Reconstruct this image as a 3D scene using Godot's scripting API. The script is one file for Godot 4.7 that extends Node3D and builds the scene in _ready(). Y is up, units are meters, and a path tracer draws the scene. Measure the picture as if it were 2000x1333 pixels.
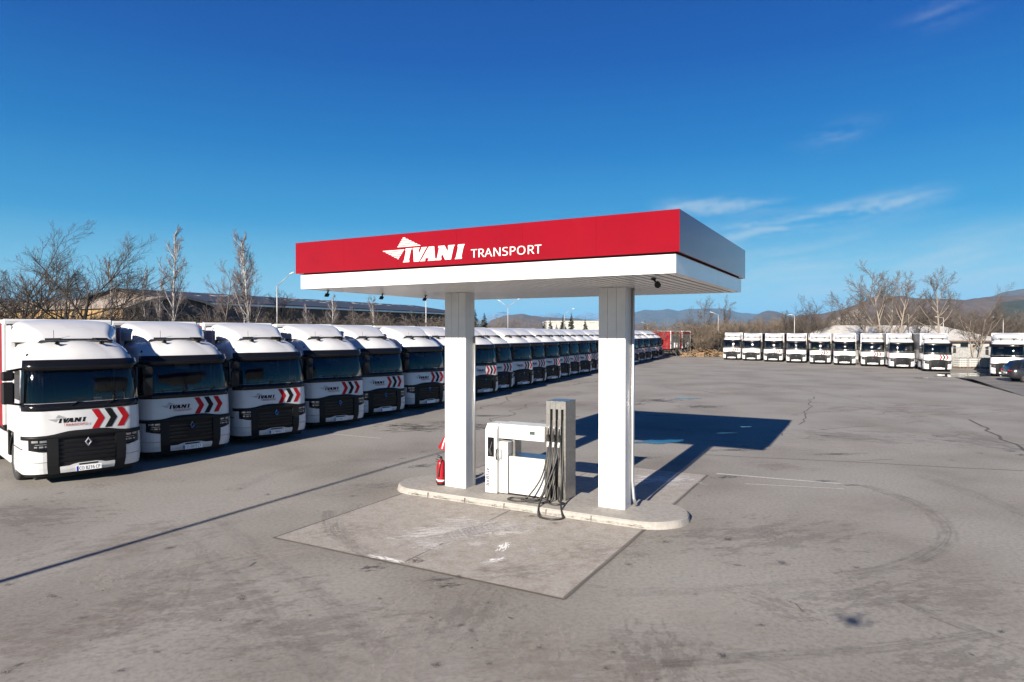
extends Node3D

# A haulage yard with a small fuel canopy, photographed from a low hovering drone.
const FOC := 1290.5      # focal length in photograph pixels (2000 wide)
const PITCH := 0.0135
const EYE := 3.8         # height of the lens above the yard

var M := {}
var names_used := {}
var fn := FastNoiseLite.new()
var rng := RandomNumberGenerator.new()


# ---------------------------------------------------------------- pixel helpers
func ray(x: float, y: float) -> Vector3:
	return Basis(Vector3.RIGHT, -PITCH) * Vector3((x - 1000.0) / FOC, -(y - 666.5) / FOC, -1.0)

func gp(x: float, y: float, h := 0.0) -> Vector3:          # point where the pixel meets the level h
	var d := ray(x, y)
	return Vector3(0, EYE, 0) + d * ((h - EYE) / d.y)

func at(x: float, y: float, dist: float) -> Vector3:       # point of the pixel at a forward distance
	var d := ray(x, y)
	return Vector3(0, EYE, 0) + d * (dist / -d.z)


# ---------------------------------------------------------------- mesh builder
class MB:
	var v := PackedVector3Array()
	var uv := PackedVector2Array()
	var with_uv := false

	func tri(a: Vector3, b: Vector3, c: Vector3) -> void:    # counter-clockwise from outside
		v.append(a); v.append(c); v.append(b)

	func quad(a: Vector3, b: Vector3, c: Vector3, d: Vector3) -> void:
		v.append(a); v.append(c); v.append(b)
		v.append(a); v.append(d); v.append(c)

	func quad_uv(a: Vector3, b: Vector3, c: Vector3, d: Vector3, ua: Vector2, ub: Vector2, uc: Vector2, ud: Vector2) -> void:
		with_uv = true
		quad(a, b, c, d)
		for u in [ua, uc, ub, ua, ud, uc]:
			uv.append(u)

	func box(c: Vector3, s: Vector3, b := Basis.IDENTITY) -> void:
		var x := b.x * s.x * 0.5
		var y := b.y * s.y * 0.5
		var z := b.z * s.z * 0.5
		quad(c - x - y + z, c + x - y + z, c + x + y + z, c - x + y + z)
		quad(c + x - y - z, c - x - y - z, c - x + y - z, c + x + y - z)
		quad(c + x - y + z, c + x - y - z, c + x + y - z, c + x + y + z)
		quad(c - x - y - z, c - x - y + z, c - x + y + z, c - x + y - z)
		quad(c - x + y + z, c + x + y + z, c + x + y - z, c - x + y - z)
		quad(c - x - y - z, c + x - y - z, c + x - y + z, c - x - y + z)

	func cbox(c: Vector3, s: Vector3, ch: float, b := Basis.IDENTITY) -> void:   # box with chamfered edges
		var h := s * 0.5
		var g := Vector3(h.x - ch, h.y - ch, h.z - ch)
		for ax in 3:
			var u := (ax + 1) % 3
			var w := (ax + 2) % 3
			for sg: float in [-1.0, 1.0]:
				var p := []
				for q in [[-1, -1], [1, -1], [1, 1], [-1, 1]]:
					var t := Vector3.ZERO
					t[ax] = h[ax] * sg
					t[u] = g[u] * q[0]
					t[w] = g[w] * q[1]
					p.append(c + b * t)
				if sg > 0: quad(p[0], p[1], p[2], p[3])
				else: quad(p[3], p[2], p[1], p[0])
		for ax in 3:                                          # edges along ax
			var u := (ax + 1) % 3
			var w := (ax + 2) % 3
			for su: float in [-1.0, 1.0]:
				for sw: float in [-1.0, 1.0]:
					var p := []
					for q in [[-1, 0], [1, 0], [1, 1], [-1, 1]]:
						var t := Vector3.ZERO
						t[ax] = g[ax] * q[0]
						t[u] = (h[u] if q[1] == 0 else g[u]) * su
						t[w] = (g[w] if q[1] == 0 else h[w]) * sw
						p.append(c + b * t)
					if su * sw > 0: quad(p[0], p[1], p[2], p[3])
					else: quad(p[3], p[2], p[1], p[0])
		for sx: float in [-1.0, 1.0]:
			for sy: float in [-1.0, 1.0]:
				for sz: float in [-1.0, 1.0]:
					var a := c + b * Vector3(h.x * sx, g.y * sy, g.z * sz)
					var d := c + b * Vector3(g.x * sx, h.y * sy, g.z * sz)
					var e := c + b * Vector3(g.x * sx, g.y * sy, h.z * sz)
					if sx * sy * sz > 0: tri(a, d, e)
					else: tri(a, e, d)

	func bar(a: Vector3, b: Vector3, wx: float, wy: float) -> void:      # box from a to b
		var z := (b - a).normalized()
		var up := Vector3.UP if absf(z.y) < 0.95 else Vector3.RIGHT
		var x := up.cross(z).normalized()
		box((a + b) * 0.5, Vector3(wx, wy, a.distance_to(b)), Basis(x, z.cross(x), z))

	func tube(path: Array, radii: Array, sides: int, caps := true) -> void:
		var rings := []
		var x := Vector3.ZERO
		for i in path.size():
			var d: Vector3 = (path[mini(i + 1, path.size() - 1)] - path[maxi(i - 1, 0)]).normalized()
			if i == 0:
				x = d.cross(Vector3.UP if absf(d.y) < 0.9 else Vector3.RIGHT).normalized()
			else:
				x = (x - d * x.dot(d)).normalized()
			var y := d.cross(x)
			var r: float = radii[mini(i, radii.size() - 1)]
			var ring := PackedVector3Array()
			for k in sides:
				var t := TAU * k / sides
				ring.append(path[i] + (x * cos(t) + y * sin(t)) * r)
			rings.append(ring)
		for i in path.size() - 1:
			var p: PackedVector3Array = rings[i]
			var q: PackedVector3Array = rings[i + 1]
			for k in sides:
				var m := (k + 1) % sides
				quad(p[k], p[m], q[m], q[k])
		if caps:
			for k in range(1, sides - 1):
				tri(rings[0][0], rings[0][k + 1], rings[0][k])
				var l: PackedVector3Array = rings[-1]
				tri(l[0], l[k], l[k + 1])

	func lathe(o: Vector3, b: Basis, prof: Array, sides: int) -> void:   # prof: Vector2(radius, along b.y), upwards
		for i in prof.size() - 1:
			var p: Vector2 = prof[i]
			var q: Vector2 = prof[i + 1]
			for k in sides:
				var t := TAU * k / sides
				var u := TAU * (k + 1) / sides
				var e := b.z * cos(t) + b.x * sin(t)
				var f := b.z * cos(u) + b.x * sin(u)
				var y0 := o + b.y * p.y
				var y1 := o + b.y * q.y
				if p.x > 0.0005: tri(y0 + e * p.x, y0 + f * p.x, y1 + f * q.x)
				if q.x > 0.0005: tri(y0 + e * p.x, y1 + f * q.x, y1 + e * q.x)

	func poly(pts: PackedVector2Array, depth: float, xf := Transform3D.IDENTITY) -> void:   # extruded outline, face at +z
		var ccw := pts
		if Geometry2D.is_polygon_clockwise(pts):
			ccw = pts.duplicate()
			ccw.reverse()
		var idx := Geometry2D.triangulate_polygon(ccw)
		for i in range(0, idx.size(), 3):
			var a := ccw[idx[i]]
			var b := ccw[idx[i + 1]]
			var c := ccw[idx[i + 2]]
			if (b - a).cross(c - a) < 0:
				var t := b
				b = c
				c = t
			tri(xf * Vector3(a.x, a.y, 0), xf * Vector3(b.x, b.y, 0), xf * Vector3(c.x, c.y, 0))
			if depth > 0: tri(xf * Vector3(a.x, a.y, -depth), xf * Vector3(c.x, c.y, -depth), xf * Vector3(b.x, b.y, -depth))
		if depth > 0:
			for i in ccw.size():
				var a := ccw[i]
				var b := ccw[(i + 1) % ccw.size()]
				quad(xf * Vector3(a.x, a.y, -depth), xf * Vector3(b.x, b.y, -depth), xf * Vector3(b.x, b.y, 0), xf * Vector3(a.x, a.y, 0))

	func mesh(smooth := false) -> ArrayMesh:
		var st := SurfaceTool.new()
		st.begin(Mesh.PRIMITIVE_TRIANGLES)
		st.set_smooth_group(0 if smooth else -1)
		for i in v.size():
			if with_uv: st.set_uv(uv[i])
			st.add_vertex(v[i])
		st.generate_normals()
		return st.commit()


# ---------------------------------------------------------------- node helpers
func numbered(called: String) -> String:
	var n: int = names_used.get(called, -1) + 1
	names_used[called] = n
	return called if n == 0 else "%s_%03d" % [called, n]

func thing(called: String, label: String, category: String, where := Vector3.ZERO, turn := 0.0, group := "") -> Node3D:
	var o := Node3D.new()
	o.name = numbered(called)
	add_child(o)
	o.position = where
	o.rotation.y = turn
	o.set_meta("label", label)
	o.set_meta("category", category)
	if group != "": o.set_meta("group", group)
	return o

func part(called: String, mesh: Mesh, m: Material, parent: Node3D, where := Vector3.ZERO, turn := 0.0) -> MeshInstance3D:
	var o := MeshInstance3D.new()
	o.name = called
	o.mesh = mesh
	o.material_override = m
	parent.add_child(o, true)
	o.position = where
	o.rotation.y = turn
	return o

func struct(called: String, mesh: Mesh, m: Material) -> MeshInstance3D:
	var o := MeshInstance3D.new()
	o.name = numbered(called)
	o.mesh = mesh
	o.material_override = m
	add_child(o)
	o.set_meta("kind", "structure")
	return o

func copy(o: Node3D, label: String, group := "") -> Node3D:
	var c: Node3D = o.duplicate()
	var base: String = o.name
	c.name = numbered(base)
	add_child(c)
	c.set_meta("label", label)
	if group != "": c.set_meta("group", group)
	return c


# ---------------------------------------------------------------- materials
func lin(r: float, g: float, b: float) -> Color:
	return Color(r, g, b).linear_to_srgb()

func flat(r: float, g: float, b: float, rough := 0.6, metal := 0.0) -> StandardMaterial3D:
	var m := StandardMaterial3D.new()
	m.albedo_color = lin(r, g, b)
	m.roughness = rough
	m.metallic = metal
	return m

func noise_tex(seed_: int, freq: float, ramp: Array, size := 512, octaves := 5, gain := 0.5) -> NoiseTexture2D:
	var n := FastNoiseLite.new()
	n.seed = seed_
	n.frequency = freq
	n.noise_type = FastNoiseLite.TYPE_SIMPLEX_SMOOTH
	n.fractal_gain = gain
	n.fractal_octaves = octaves
	var t := NoiseTexture2D.new()
	t.width = size
	t.height = size
	t.seamless = true
	t.noise = n
	if ramp.size():
		var g := Gradient.new()
		var offs := PackedFloat32Array()
		var cols := PackedColorArray()
		for r in ramp:
			offs.append(r[0])
			cols.append(r[1])
		g.offsets = offs
		g.colors = cols
		t.color_ramp = g
	return t

func grey(v: float) -> Color:
	return Color(v, v, v)

func textured(base: Color, tex: Texture2D, scale: float, rough := 0.8, detail: Texture2D = null, dscale := 1.0) -> StandardMaterial3D:
	var m := StandardMaterial3D.new()
	m.albedo_color = base
	m.albedo_texture = tex
	m.roughness = rough
	m.uv1_triplanar = true
	m.uv1_world_triplanar = true
	m.uv1_scale = Vector3.ONE / scale
	if detail:
		m.detail_enabled = true
		m.detail_albedo = detail
		m.detail_blend_mode = BaseMaterial3D.BLEND_MODE_MUL
		m.detail_uv_layer = BaseMaterial3D.DETAIL_UV_2
		m.uv2_triplanar = true
		m.uv2_world_triplanar = true
		m.uv2_scale = Vector3.ONE / dscale
	return m

func materials() -> void:
	# paint
	var soil := noise_tex(11, 0.012, [[0.0, grey(0.93)], [0.5, grey(0.98)], [1.0, grey(1.0)]], 256, 4)
	M.white = textured(lin(0.55, 0.555, 0.565), soil, 2.2, 0.35)
	M.white.clearcoat_enabled = true
	M.white.clearcoat = 0.5
	M.white.clearcoat_roughness = 0.1
	M.white.uv1_world_triplanar = false
	M.panel_white = textured(lin(0.66, 0.66, 0.655), soil, 3.0, 0.07)
	M.panel_white.metallic_specular = 0.45
	M.panel_red = textured(lin(0.185, 0.0018, 0.0055), soil, 3.0, 0.07)
	M.panel_red.metallic_specular = 0.45
	for k in ["panel_white", "panel_red"]:
		M[k].clearcoat_enabled = true
		M[k].clearcoat = 0.05
		M[k].clearcoat_roughness = 0.03
	M.soffit = textured(lin(0.78, 0.775, 0.765), soil, 1.3, 0.2)
	M.clad = textured(lin(0.62, 0.62, 0.615), soil, 1.7, 0.3)
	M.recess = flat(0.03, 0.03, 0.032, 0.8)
	M.sign_white = flat(0.52, 0.52, 0.52, 0.6)
	# lorry
	M.black = flat(0.010, 0.010, 0.011, 0.5)
	M.black.metallic_specular = 0.3
	M.black_gloss = flat(0.006, 0.006, 0.008, 0.14)
	M.black_gloss.metallic_specular = 0.38
	M.rubber = flat(0.022, 0.022, 0.023, 0.85)
	M.steel = flat(0.62, 0.62, 0.63, 0.28, 1.0)
	M.alu = flat(0.60, 0.60, 0.60, 0.38, 0.9)
	M.chrome = flat(0.8, 0.8, 0.8, 0.12, 1.0)
	M.lamp_glass = flat(0.32, 0.34, 0.36, 0.08, 0.6)
	M.glass = StandardMaterial3D.new()
	M.glass.albedo_color = Color(0.015, 0.03, 0.045, 0.70)
	M.glass.transparency = BaseMaterial3D.TRANSPARENCY_ALPHA
	M.glass.roughness = 0.02
	M.glass.metallic_specular = 0.5
	M.dark_glass = flat(0.006, 0.009, 0.012, 0.05)
	M.interior = flat(0.035, 0.036, 0.040, 0.8)
	M.seat = flat(0.055, 0.055, 0.06, 0.9)
	M.decal_red = flat(0.33, 0.010, 0.014, 0.6)
	M.decal_black = flat(0.010, 0.010, 0.011, 0.6)
	M.decal_grey = flat(0.28, 0.29, 0.30, 0.4)
	for k in ["decal_red", "decal_black", "decal_grey"]:
		M[k].metallic_specular = 0.2
	M.plate = flat(0.78, 0.79, 0.80, 0.35)
	M.plate_blue = flat(0.01, 0.04, 0.32, 0.4)
	M.vest = flat(0.45, 0.62, 0.03, 0.7)
	M.amber = flat(0.7, 0.2, 0.02, 0.3)
	M.green = flat(0.02, 0.22, 0.10, 0.4)
	var cloth := noise_tex(5, 0.02, [[0.0, grey(0.8)], [0.6, grey(0.95)], [1.0, grey(1.0)]], 256, 4)
	M.curtain_red = textured(lin(0.22, 0.008, 0.011), cloth, 1.4, 0.5)
	M.curtain_grey = textured(lin(0.30, 0.29, 0.28), cloth, 1.4, 0.55)
	M.curtain_white = textured(lin(0.70, 0.70, 0.69), cloth, 1.4, 0.5)
	for k in ["curtain_red", "curtain_grey", "curtain_white"]:
		M[k].uv1_world_triplanar = false
	M.trailer_front = textured(lin(0.13, 0.14, 0.15), cloth, 2.0, 0.5)
	# concrete and ground
	var big := noise_tex(21, 0.006, [[0.0, Color(0.82, 0.80, 0.785)], [0.38, Color(0.92, 0.91, 0.90)], [0.62, Color(0.97, 0.965, 0.96)], [1.0, Color(1, 1, 1)]], 1024, 6)
	var fine := noise_tex(22, 0.05, [[0.0, grey(0.78)], [0.30, grey(0.905)], [0.5, grey(0.96)], [0.70, grey(1.0)], [1.0, grey(1.0)]], 1024, 6, 0.72)
	var smear := noise_tex(29, 0.02, [[0.0, Color(0.87, 0.845, 0.83)], [0.4, Color(0.95, 0.94, 0.93)], [0.7, Color(0.985, 0.98, 0.98)], [1.0, Color(1, 1, 1)]], 1024, 6)
	M.yard = textured(lin(0.272, 0.261, 0.244), fine, 5.2, 0.85, big, 34.0)
	M.pad = textured(lin(0.340, 0.320, 0.298), fine, 4.1, 0.8, smear, 7.0)
	M.kerb = textured(lin(0.31, 0.30, 0.286), smear, 2.6, 0.85, soil, 0.9)
	for k in ["yard", "pad"]:
		M[k].heightmap_enabled = true
		M[k].heightmap_texture = fine
		M[k].heightmap_scale = 0.13 if k == "yard" else 0.05
	M.field = textured(lin(0.15, 0.125, 0.075), big, 60.0, 0.95, smear, 8.0)
	M.asphalt = textured(lin(0.19, 0.182, 0.172), big, 18.0, 0.75, fine, 2.0)
	M.crack = flat(0.075, 0.070, 0.063, 0.9)
	M.joint = flat(0.09, 0.082, 0.075, 0.9)
	M.line_paint = textured(lin(0.52, 0.51, 0.50), noise_tex(41, 0.06, [[0.0, grey(0.72)], [0.5, grey(0.92)], [1.0, grey(1.0)]], 256, 4), 1.2, 0.8)
	M.water = flat(0.06, 0.056, 0.052, 0.02)
	M.water.metallic_specular = 0.5
	# fuel point
	M.brushed = textured(lin(0.52, 0.50, 0.47), noise_tex(55, 0.02, [[0.0, grey(0.82)], [1.0, grey(1.0)]], 256, 4), 0.7, 0.34)
	M.brushed.metallic = 1.0
	M.hose = flat(0.016, 0.016, 0.016, 0.5)
	M.cabinet = textured(lin(0.56, 0.56, 0.555), soil, 1.6, 0.35)
	M.extinguisher = flat(0.27, 0.006, 0.012, 0.3)
	M.text_blue = flat(0.015, 0.025, 0.07, 0.7)
	M.text_blue.metallic_specular = 0.15
	M.screen = flat(0.05, 0.07, 0.06, 0.2)
	# buildings
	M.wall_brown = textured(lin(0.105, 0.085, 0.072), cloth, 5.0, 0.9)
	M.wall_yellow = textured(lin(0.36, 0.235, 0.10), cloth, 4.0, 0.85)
	M.roof_dark = textured(lin(0.050, 0.047, 0.048), cloth, 3.0, 0.5)
	M.roof_tan = textured(lin(0.36, 0.30, 0.25), cloth, 3.0, 0.85)
	M.snow = flat(0.75, 0.77, 0.80, 0.7)
	M.wall_white = textured(lin(0.40, 0.39, 0.37), cloth, 6.0, 0.8)
	M.roof_white = textured(lin(0.52, 0.505, 0.475), cloth, 4.0, 0.6)
	M.fence = textured(lin(0.33, 0.33, 0.325), cloth, 2.0, 0.55)
	M.wall_far = textured(lin(0.52, 0.44, 0.22), cloth, 6.0, 0.9)
	M.pole = flat(0.36, 0.36, 0.355, 0.55, 0.4)
	M.wood = textured(lin(0.30, 0.20, 0.115), noise_tex(61, 0.03, [[0.0, grey(0.55)], [1.0, grey(1.0)]], 256, 4), 0.8, 0.9)
	M.wood_dark = textured(lin(0.16, 0.10, 0.065), cloth, 0.8, 0.9)
	M.tank = flat(0.42, 0.43, 0.425, 0.4)
	# plants
	M.bark_dark = flat(0.046, 0.038, 0.032, 0.95)
	M.bark_grey = flat(0.085, 0.070, 0.060, 0.95)
	M.bark_pale = flat(0.20, 0.17, 0.14, 0.9)
	M.birch = textured(lin(0.42, 0.40, 0.385), noise_tex(71, 0.05, [[0.0, grey(0.35)], [0.35, grey(0.85)], [1.0, grey(1.0)]], 128, 3), 1.2, 0.85)
	M.twig_purple = flat(0.105, 0.090, 0.094, 0.95)
	M.twig_brown = flat(0.072, 0.058, 0.049, 0.95)
	M.twig_straw = flat(0.115, 0.088, 0.062, 0.95)
	M.ivy = flat(0.085, 0.080, 0.022, 0.9)
	M.needle = flat(0.022, 0.038, 0.018, 0.9)
	M.needle.backlight_enabled = true
	M.needle.backlight = lin(0.01, 0.02, 0.008)
	# hills
	var wooded := noise_tex(81, 0.02, [[0.0, Color(0.62, 0.6, 0.58)], [0.45, Color(0.85, 0.82, 0.80)], [1.0, Color(1, 1, 1)]], 512, 6)
	M.hill_brown = textured(lin(0.125, 0.088, 0.068), wooded, 420.0, 1.0)
	M.hill_far = textured(lin(0.10, 0.085, 0.075), wooded, 1500.0, 1.0)
	M.hill_snow = textured(lin(0.40, 0.40, 0.41), noise_tex(83, 0.02, [[0.0, grey(0.25)], [0.45, grey(0.4)], [0.6, grey(1.0)], [1.0, grey(1.0)]], 512, 6), 2600.0, 1.0)
	M.hill_green = textured(lin(0.03, 0.042, 0.025), wooded, 300.0, 1.0)
	M.quarry = textured(lin(0.50, 0.47, 0.44), wooded, 90.0, 1.0)


# ---------------------------------------------------------------- sky, sun, camera
func sky_image() -> ImageTexture:
	# clear winter sky: deep blue overhead, pale towards the skyline, thin cirrus low in the north-east
	var w := 2048
	var h := 1024
	var data := PackedFloat32Array()
	data.resize(w * h * 3)
	var stops := [[0.0, Vector3(0.56, 0.80, 0.86)], [2.0, Vector3(0.42, 0.71, 0.80)], [5.0, Vector3(0.215, 0.55, 0.74)], [9.0, Vector3(0.040, 0.325, 0.65)], [15.0, Vector3(0.006, 0.180, 0.54)], [22.0, Vector3(0.001, 0.088, 0.42)], [32.0, Vector3(0.001, 0.045, 0.29)], [45.0, Vector3(0.002, 0.032, 0.205)], [65.0, Vector3(0.0015, 0.021, 0.145)], [90.0, Vector3(0.001, 0.018, 0.12)]]
	fn.seed = 7
	fn.frequency = 0.55
	fn.fractal_octaves = 5
	for j in h:
		var el := 90.0 - (j + 0.5) * 180.0 / h
		var c := Vector3(0.16, 0.155, 0.15)
		if el > 0:
			for k in stops.size() - 1:
				if el <= stops[k + 1][0]:
					var t: float = (el - stops[k][0]) / (stops[k + 1][0] - stops[k][0])
					c = stops[k][1].lerp(stops[k + 1][1], t)
					break
		var clouds := el > 0.0 and el < 40.0
		for i in w:
			var o := (j * w + i) * 3
			var col := c
			if el > 0:
				var az := (i + 0.5) * 360.0 / w
				if az > 180.0: az -= 360.0
				var side := sin(deg_to_rad(az))
				var veil := 0.4 * smoothstep(5.0, 40.0, az) * (1.0 - smoothstep(100.0, 160.0, az)) * (1.0 - smoothstep(2.0, 9.0, el))
				col = (c * (1.0 + 0.10 * side)).lerp(Vector3(0.46, 0.66, 0.76), veil)
				if clouds and az > -20 and az < 130:
					var u := az * 0.075 + el * 0.02
					var s := el - 0.12 * az + 0.5 * fn.get_noise_2d(az * 0.10, 3.0)
					var n := fn.get_noise_2d(u * 1.5, s * 1.3) + 0.5 * fn.get_noise_2d(u * 5.0, s * 4.0 + 40.0) + 0.25 * fn.get_noise_2d(u * 12.0, s * 9.0 + 80.0)
					var low := smoothstep(-20.0, 20.0, az) * exp(-pow((el - 4.6) / 2.6, 2.0)) * 0.5
					var streak := smoothstep(12.0, 22.0, az) * (1.0 - smoothstep(28.0, 35.0, az)) * exp(-pow((el - 8.0 - 0.12 * (az - 17.0)) / 0.65, 2.0)) * 1.0
					var second := smoothstep(11.0, 15.0, az) * (1.0 - smoothstep(18.0, 24.0, az)) * exp(-pow((el - 10.3) / 0.6, 2.0)) * 0.8
					var tufts := exp(-pow((az - 26.0) / 2.2, 2.0) - pow((el - 15.0 - 0.15 * (az - 26.0)) / 0.7, 2.0)) * 0.35 + exp(-pow((az - 32.5) / 2.0, 2.0) - pow((el - 22.0) / 0.8, 2.0)) * 0.2 + exp(-pow((az - 37.0) / 2.5, 2.0) - pow((el - 24.5 - 0.2 * (az - 37.0)) / 1.2, 2.0)) * 0.2
					var a: float = clampf((n * 1.2 + 0.36) * (low + streak + second + tufts), 0.0, 0.5)
					col = col.lerp(Vector3(0.60, 0.70, 0.76), a)
			data[o] = col.x
			data[o + 1] = col.y
			data[o + 2] = col.z
	var im := Image.create_from_data(w, h, false, Image.FORMAT_RGBF, data.to_byte_array())
	return ImageTexture.create_from_image(im)

func light_and_lens() -> void:
	var cam := Camera3D.new()
	cam.name = "camera"
	cam.fov = rad_to_deg(2.0 * atan(666.5 / FOC))
	cam.position = Vector3(0, EYE, 0)
	cam.rotation.x = -PITCH
	cam.near = 0.1
	cam.far = 40000.0
	add_child(cam)
	cam.current = true
	var env := Environment.new()
	var sky := Sky.new()
	var pano := PanoramaSkyMaterial.new()
	pano.panorama = sky_image()
	pano.energy_multiplier = 1.0
	sky.sky_material = pano
	env.background_mode = Environment.BG_SKY
	env.sky = sky
	env.background_energy_multiplier = 0.37
	env.tonemap_mode = Environment.TONE_MAPPER_LINEAR
	env.tonemap_exposure = 2.7
	env.sdfgi_enabled = true
	env.ssao_enabled = true
	env.ssil_enabled = true
	env.fog_enabled = true
	env.fog_density = 0.00007
	env.fog_light_color = Color(0.46, 0.74, 0.95)
	var we := WorldEnvironment.new()
	we.name = "world_environment"
	we.environment = env
	add_child(we)
	var sun := DirectionalLight3D.new()
	sun.name = "sun"
	sun.light_energy = 1.6
	sun.light_angular_distance = 0.53
	sun.light_color = Color(1.0, 0.955, 0.89)
	sun.shadow_enabled = true
	add_child(sun)
	sun.look_at_from_position(Vector3.ZERO, Vector3(1.17, -1.0, -2.29), Vector3.UP)


# ---------------------------------------------------------------- the yard
func strip(pts: Array, width: float, y: float) -> ArrayMesh:     # flat ribbon along points on the ground
	var m := MB.new()
	var run := 0.0
	var l := []
	var r := []
	var us := []
	for i in pts.size():
		var d: Vector3 = (pts[mini(i + 1, pts.size() - 1)] - pts[maxi(i - 1, 0)])
		d.y = 0
		d = d.normalized()
		var s := Vector3(-d.z, 0, d.x) * width * 0.5
		if i > 0: run += pts[i].distance_to(pts[i - 1])
		l.append(Vector3(pts[i].x, y, pts[i].z) - s)
		r.append(Vector3(pts[i].x, y, pts[i].z) + s)
		us.append(run)
	for i in pts.size() - 1:
		m.quad_uv(l[i], r[i], r[i + 1], l[i + 1], Vector2(0, us[i]), Vector2(1, us[i]), Vector2(1, us[i + 1]), Vector2(0, us[i + 1]))
	# the ribbon must face up whatever way it runs
	if m.v.size() >= 3:
		var n := (m.v[2] - m.v[0]).cross(m.v[1] - m.v[0])
		if n.y < 0:
			for i in range(0, m.v.size(), 3):
				var t := m.v[i + 1]
				m.v[i + 1] = m.v[i + 2]
				m.v[i + 2] = t
				var tu := m.uv[i + 1]
				m.uv[i + 1] = m.uv[i + 2]
				m.uv[i + 2] = tu
	return m.mesh()

func rect_sheet(c: Vector3, sx: float, sz: float, turn: float, y: float) -> ArrayMesh:
	var m := MB.new()
	var b := Basis(Vector3.UP, turn)
	var x := b.x * sx * 0.5
	var z := b.z * sz * 0.5
	var o := Vector3(c.x, y, c.z)
	m.quad_uv(o - x + z, o + x + z, o + x - z, o - x - z, Vector2(0, 1), Vector2(1, 1), Vector2(1, 0), Vector2(0, 0))
	return m.mesh()

func stain_material(seed_: int, color: Color, streak: float, cover: float, strength: float, rough := 0.7) -> StandardMaterial3D:
	# a spill or scuff: grainy patches with ragged outlines inside an oval
	var n := 224
	var im := Image.create(n, n, false, Image.FORMAT_RGBA8)
	fn.seed = seed_
	fn.frequency = 0.022
	fn.fractal_octaves = 5
	for j in n:
		for i in n:
			var x := (i + 0.5) / n * 2.0 - 1.0
			var y := (j + 0.5) / n * 2.0 - 1.0
			var rr := sqrt(x * x + y * y)
			var v := fn.get_noise_2d(i, j * streak) + 0.5 * fn.get_noise_2d(i * 4.0 + 300.0, j * 4.0 * streak)
			var a := smoothstep(0.0, 0.42, v + cover - rr * 0.9)
			a *= 0.78 + 0.5 * fn.get_noise_2d(i * 9.0, j * 9.0 + 90.0)
			im.set_pixel(i, j, Color(color.r, color.g, color.b, clampf(a * strength, 0.0, 1.0) * (1.0 - smoothstep(0.86, 0.98, maxf(absf(x), absf(y))))))
	var m := StandardMaterial3D.new()
	m.albedo_texture = ImageTexture.create_from_image(im)
	m.transparency = BaseMaterial3D.TRANSPARENCY_ALPHA
	m.roughness = rough
	return m

func tyre_material(seed_: int, strength: float) -> StandardMaterial3D:
	var im := Image.create(64, 512, false, Image.FORMAT_RGBA8)
	fn.seed = seed_
	fn.frequency = 0.03
	fn.fractal_octaves = 4
	for j in 512:
		for i in 64:
			var x := (i + 0.5) / 64.0
			var wj: float = minf(j, 511 - j)
			var edge := smoothstep(0.0, 0.22, x) * (1.0 - smoothstep(0.78, 1.0, x))
			var v := 0.45 + 0.9 * fn.get_noise_2d(i * 3.5, wj * 0.35) + 0.5 * fn.get_noise_2d(i * 0.6 + 200.0, wj * 1.2)
			im.set_pixel(i, j, Color(0.26, 0.25, 0.245, clampf(v * edge * strength, 0, 1)))
	var m := StandardMaterial3D.new()
	m.albedo_texture = ImageTexture.create_from_image(im)
	m.transparency = BaseMaterial3D.TRANSPARENCY_ALPHA
	m.roughness = 0.8
	m.uv1_scale = Vector3(1, 0.14, 1)
	return m

func wander(a: Vector3, b: Vector3, n: int, amp: float, seed_: int) -> Array:
	fn.seed = seed_
	fn.frequency = 0.35
	fn.fractal_octaves = 3
	var pts := []
	var side := (b - a).normalized().cross(Vector3.UP)
	for i in n + 1:
		var t := float(i) / n
		pts.append(a.lerp(b, t) + side * amp * fn.get_noise_1d(t * a.distance_to(b)))
	return pts

func arc_px(pxs: Array) -> Array:          # smooth path on the ground through pixels
	var c := Curve3D.new()
	for i in pxs.size():
		var p := gp(pxs[i].x, pxs[i].y)
		var q := gp(pxs[maxi(i - 1, 0)].x, pxs[maxi(i - 1, 0)].y)
		var r := gp(pxs[mini(i + 1, pxs.size() - 1)].x, pxs[mini(i + 1, pxs.size() - 1)].y)
		c.add_point(p, (q - r) / 6.0, (r - q) / 6.0)
	c.bake_interval = 0.4
	return Array(c.get_baked_points())

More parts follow.
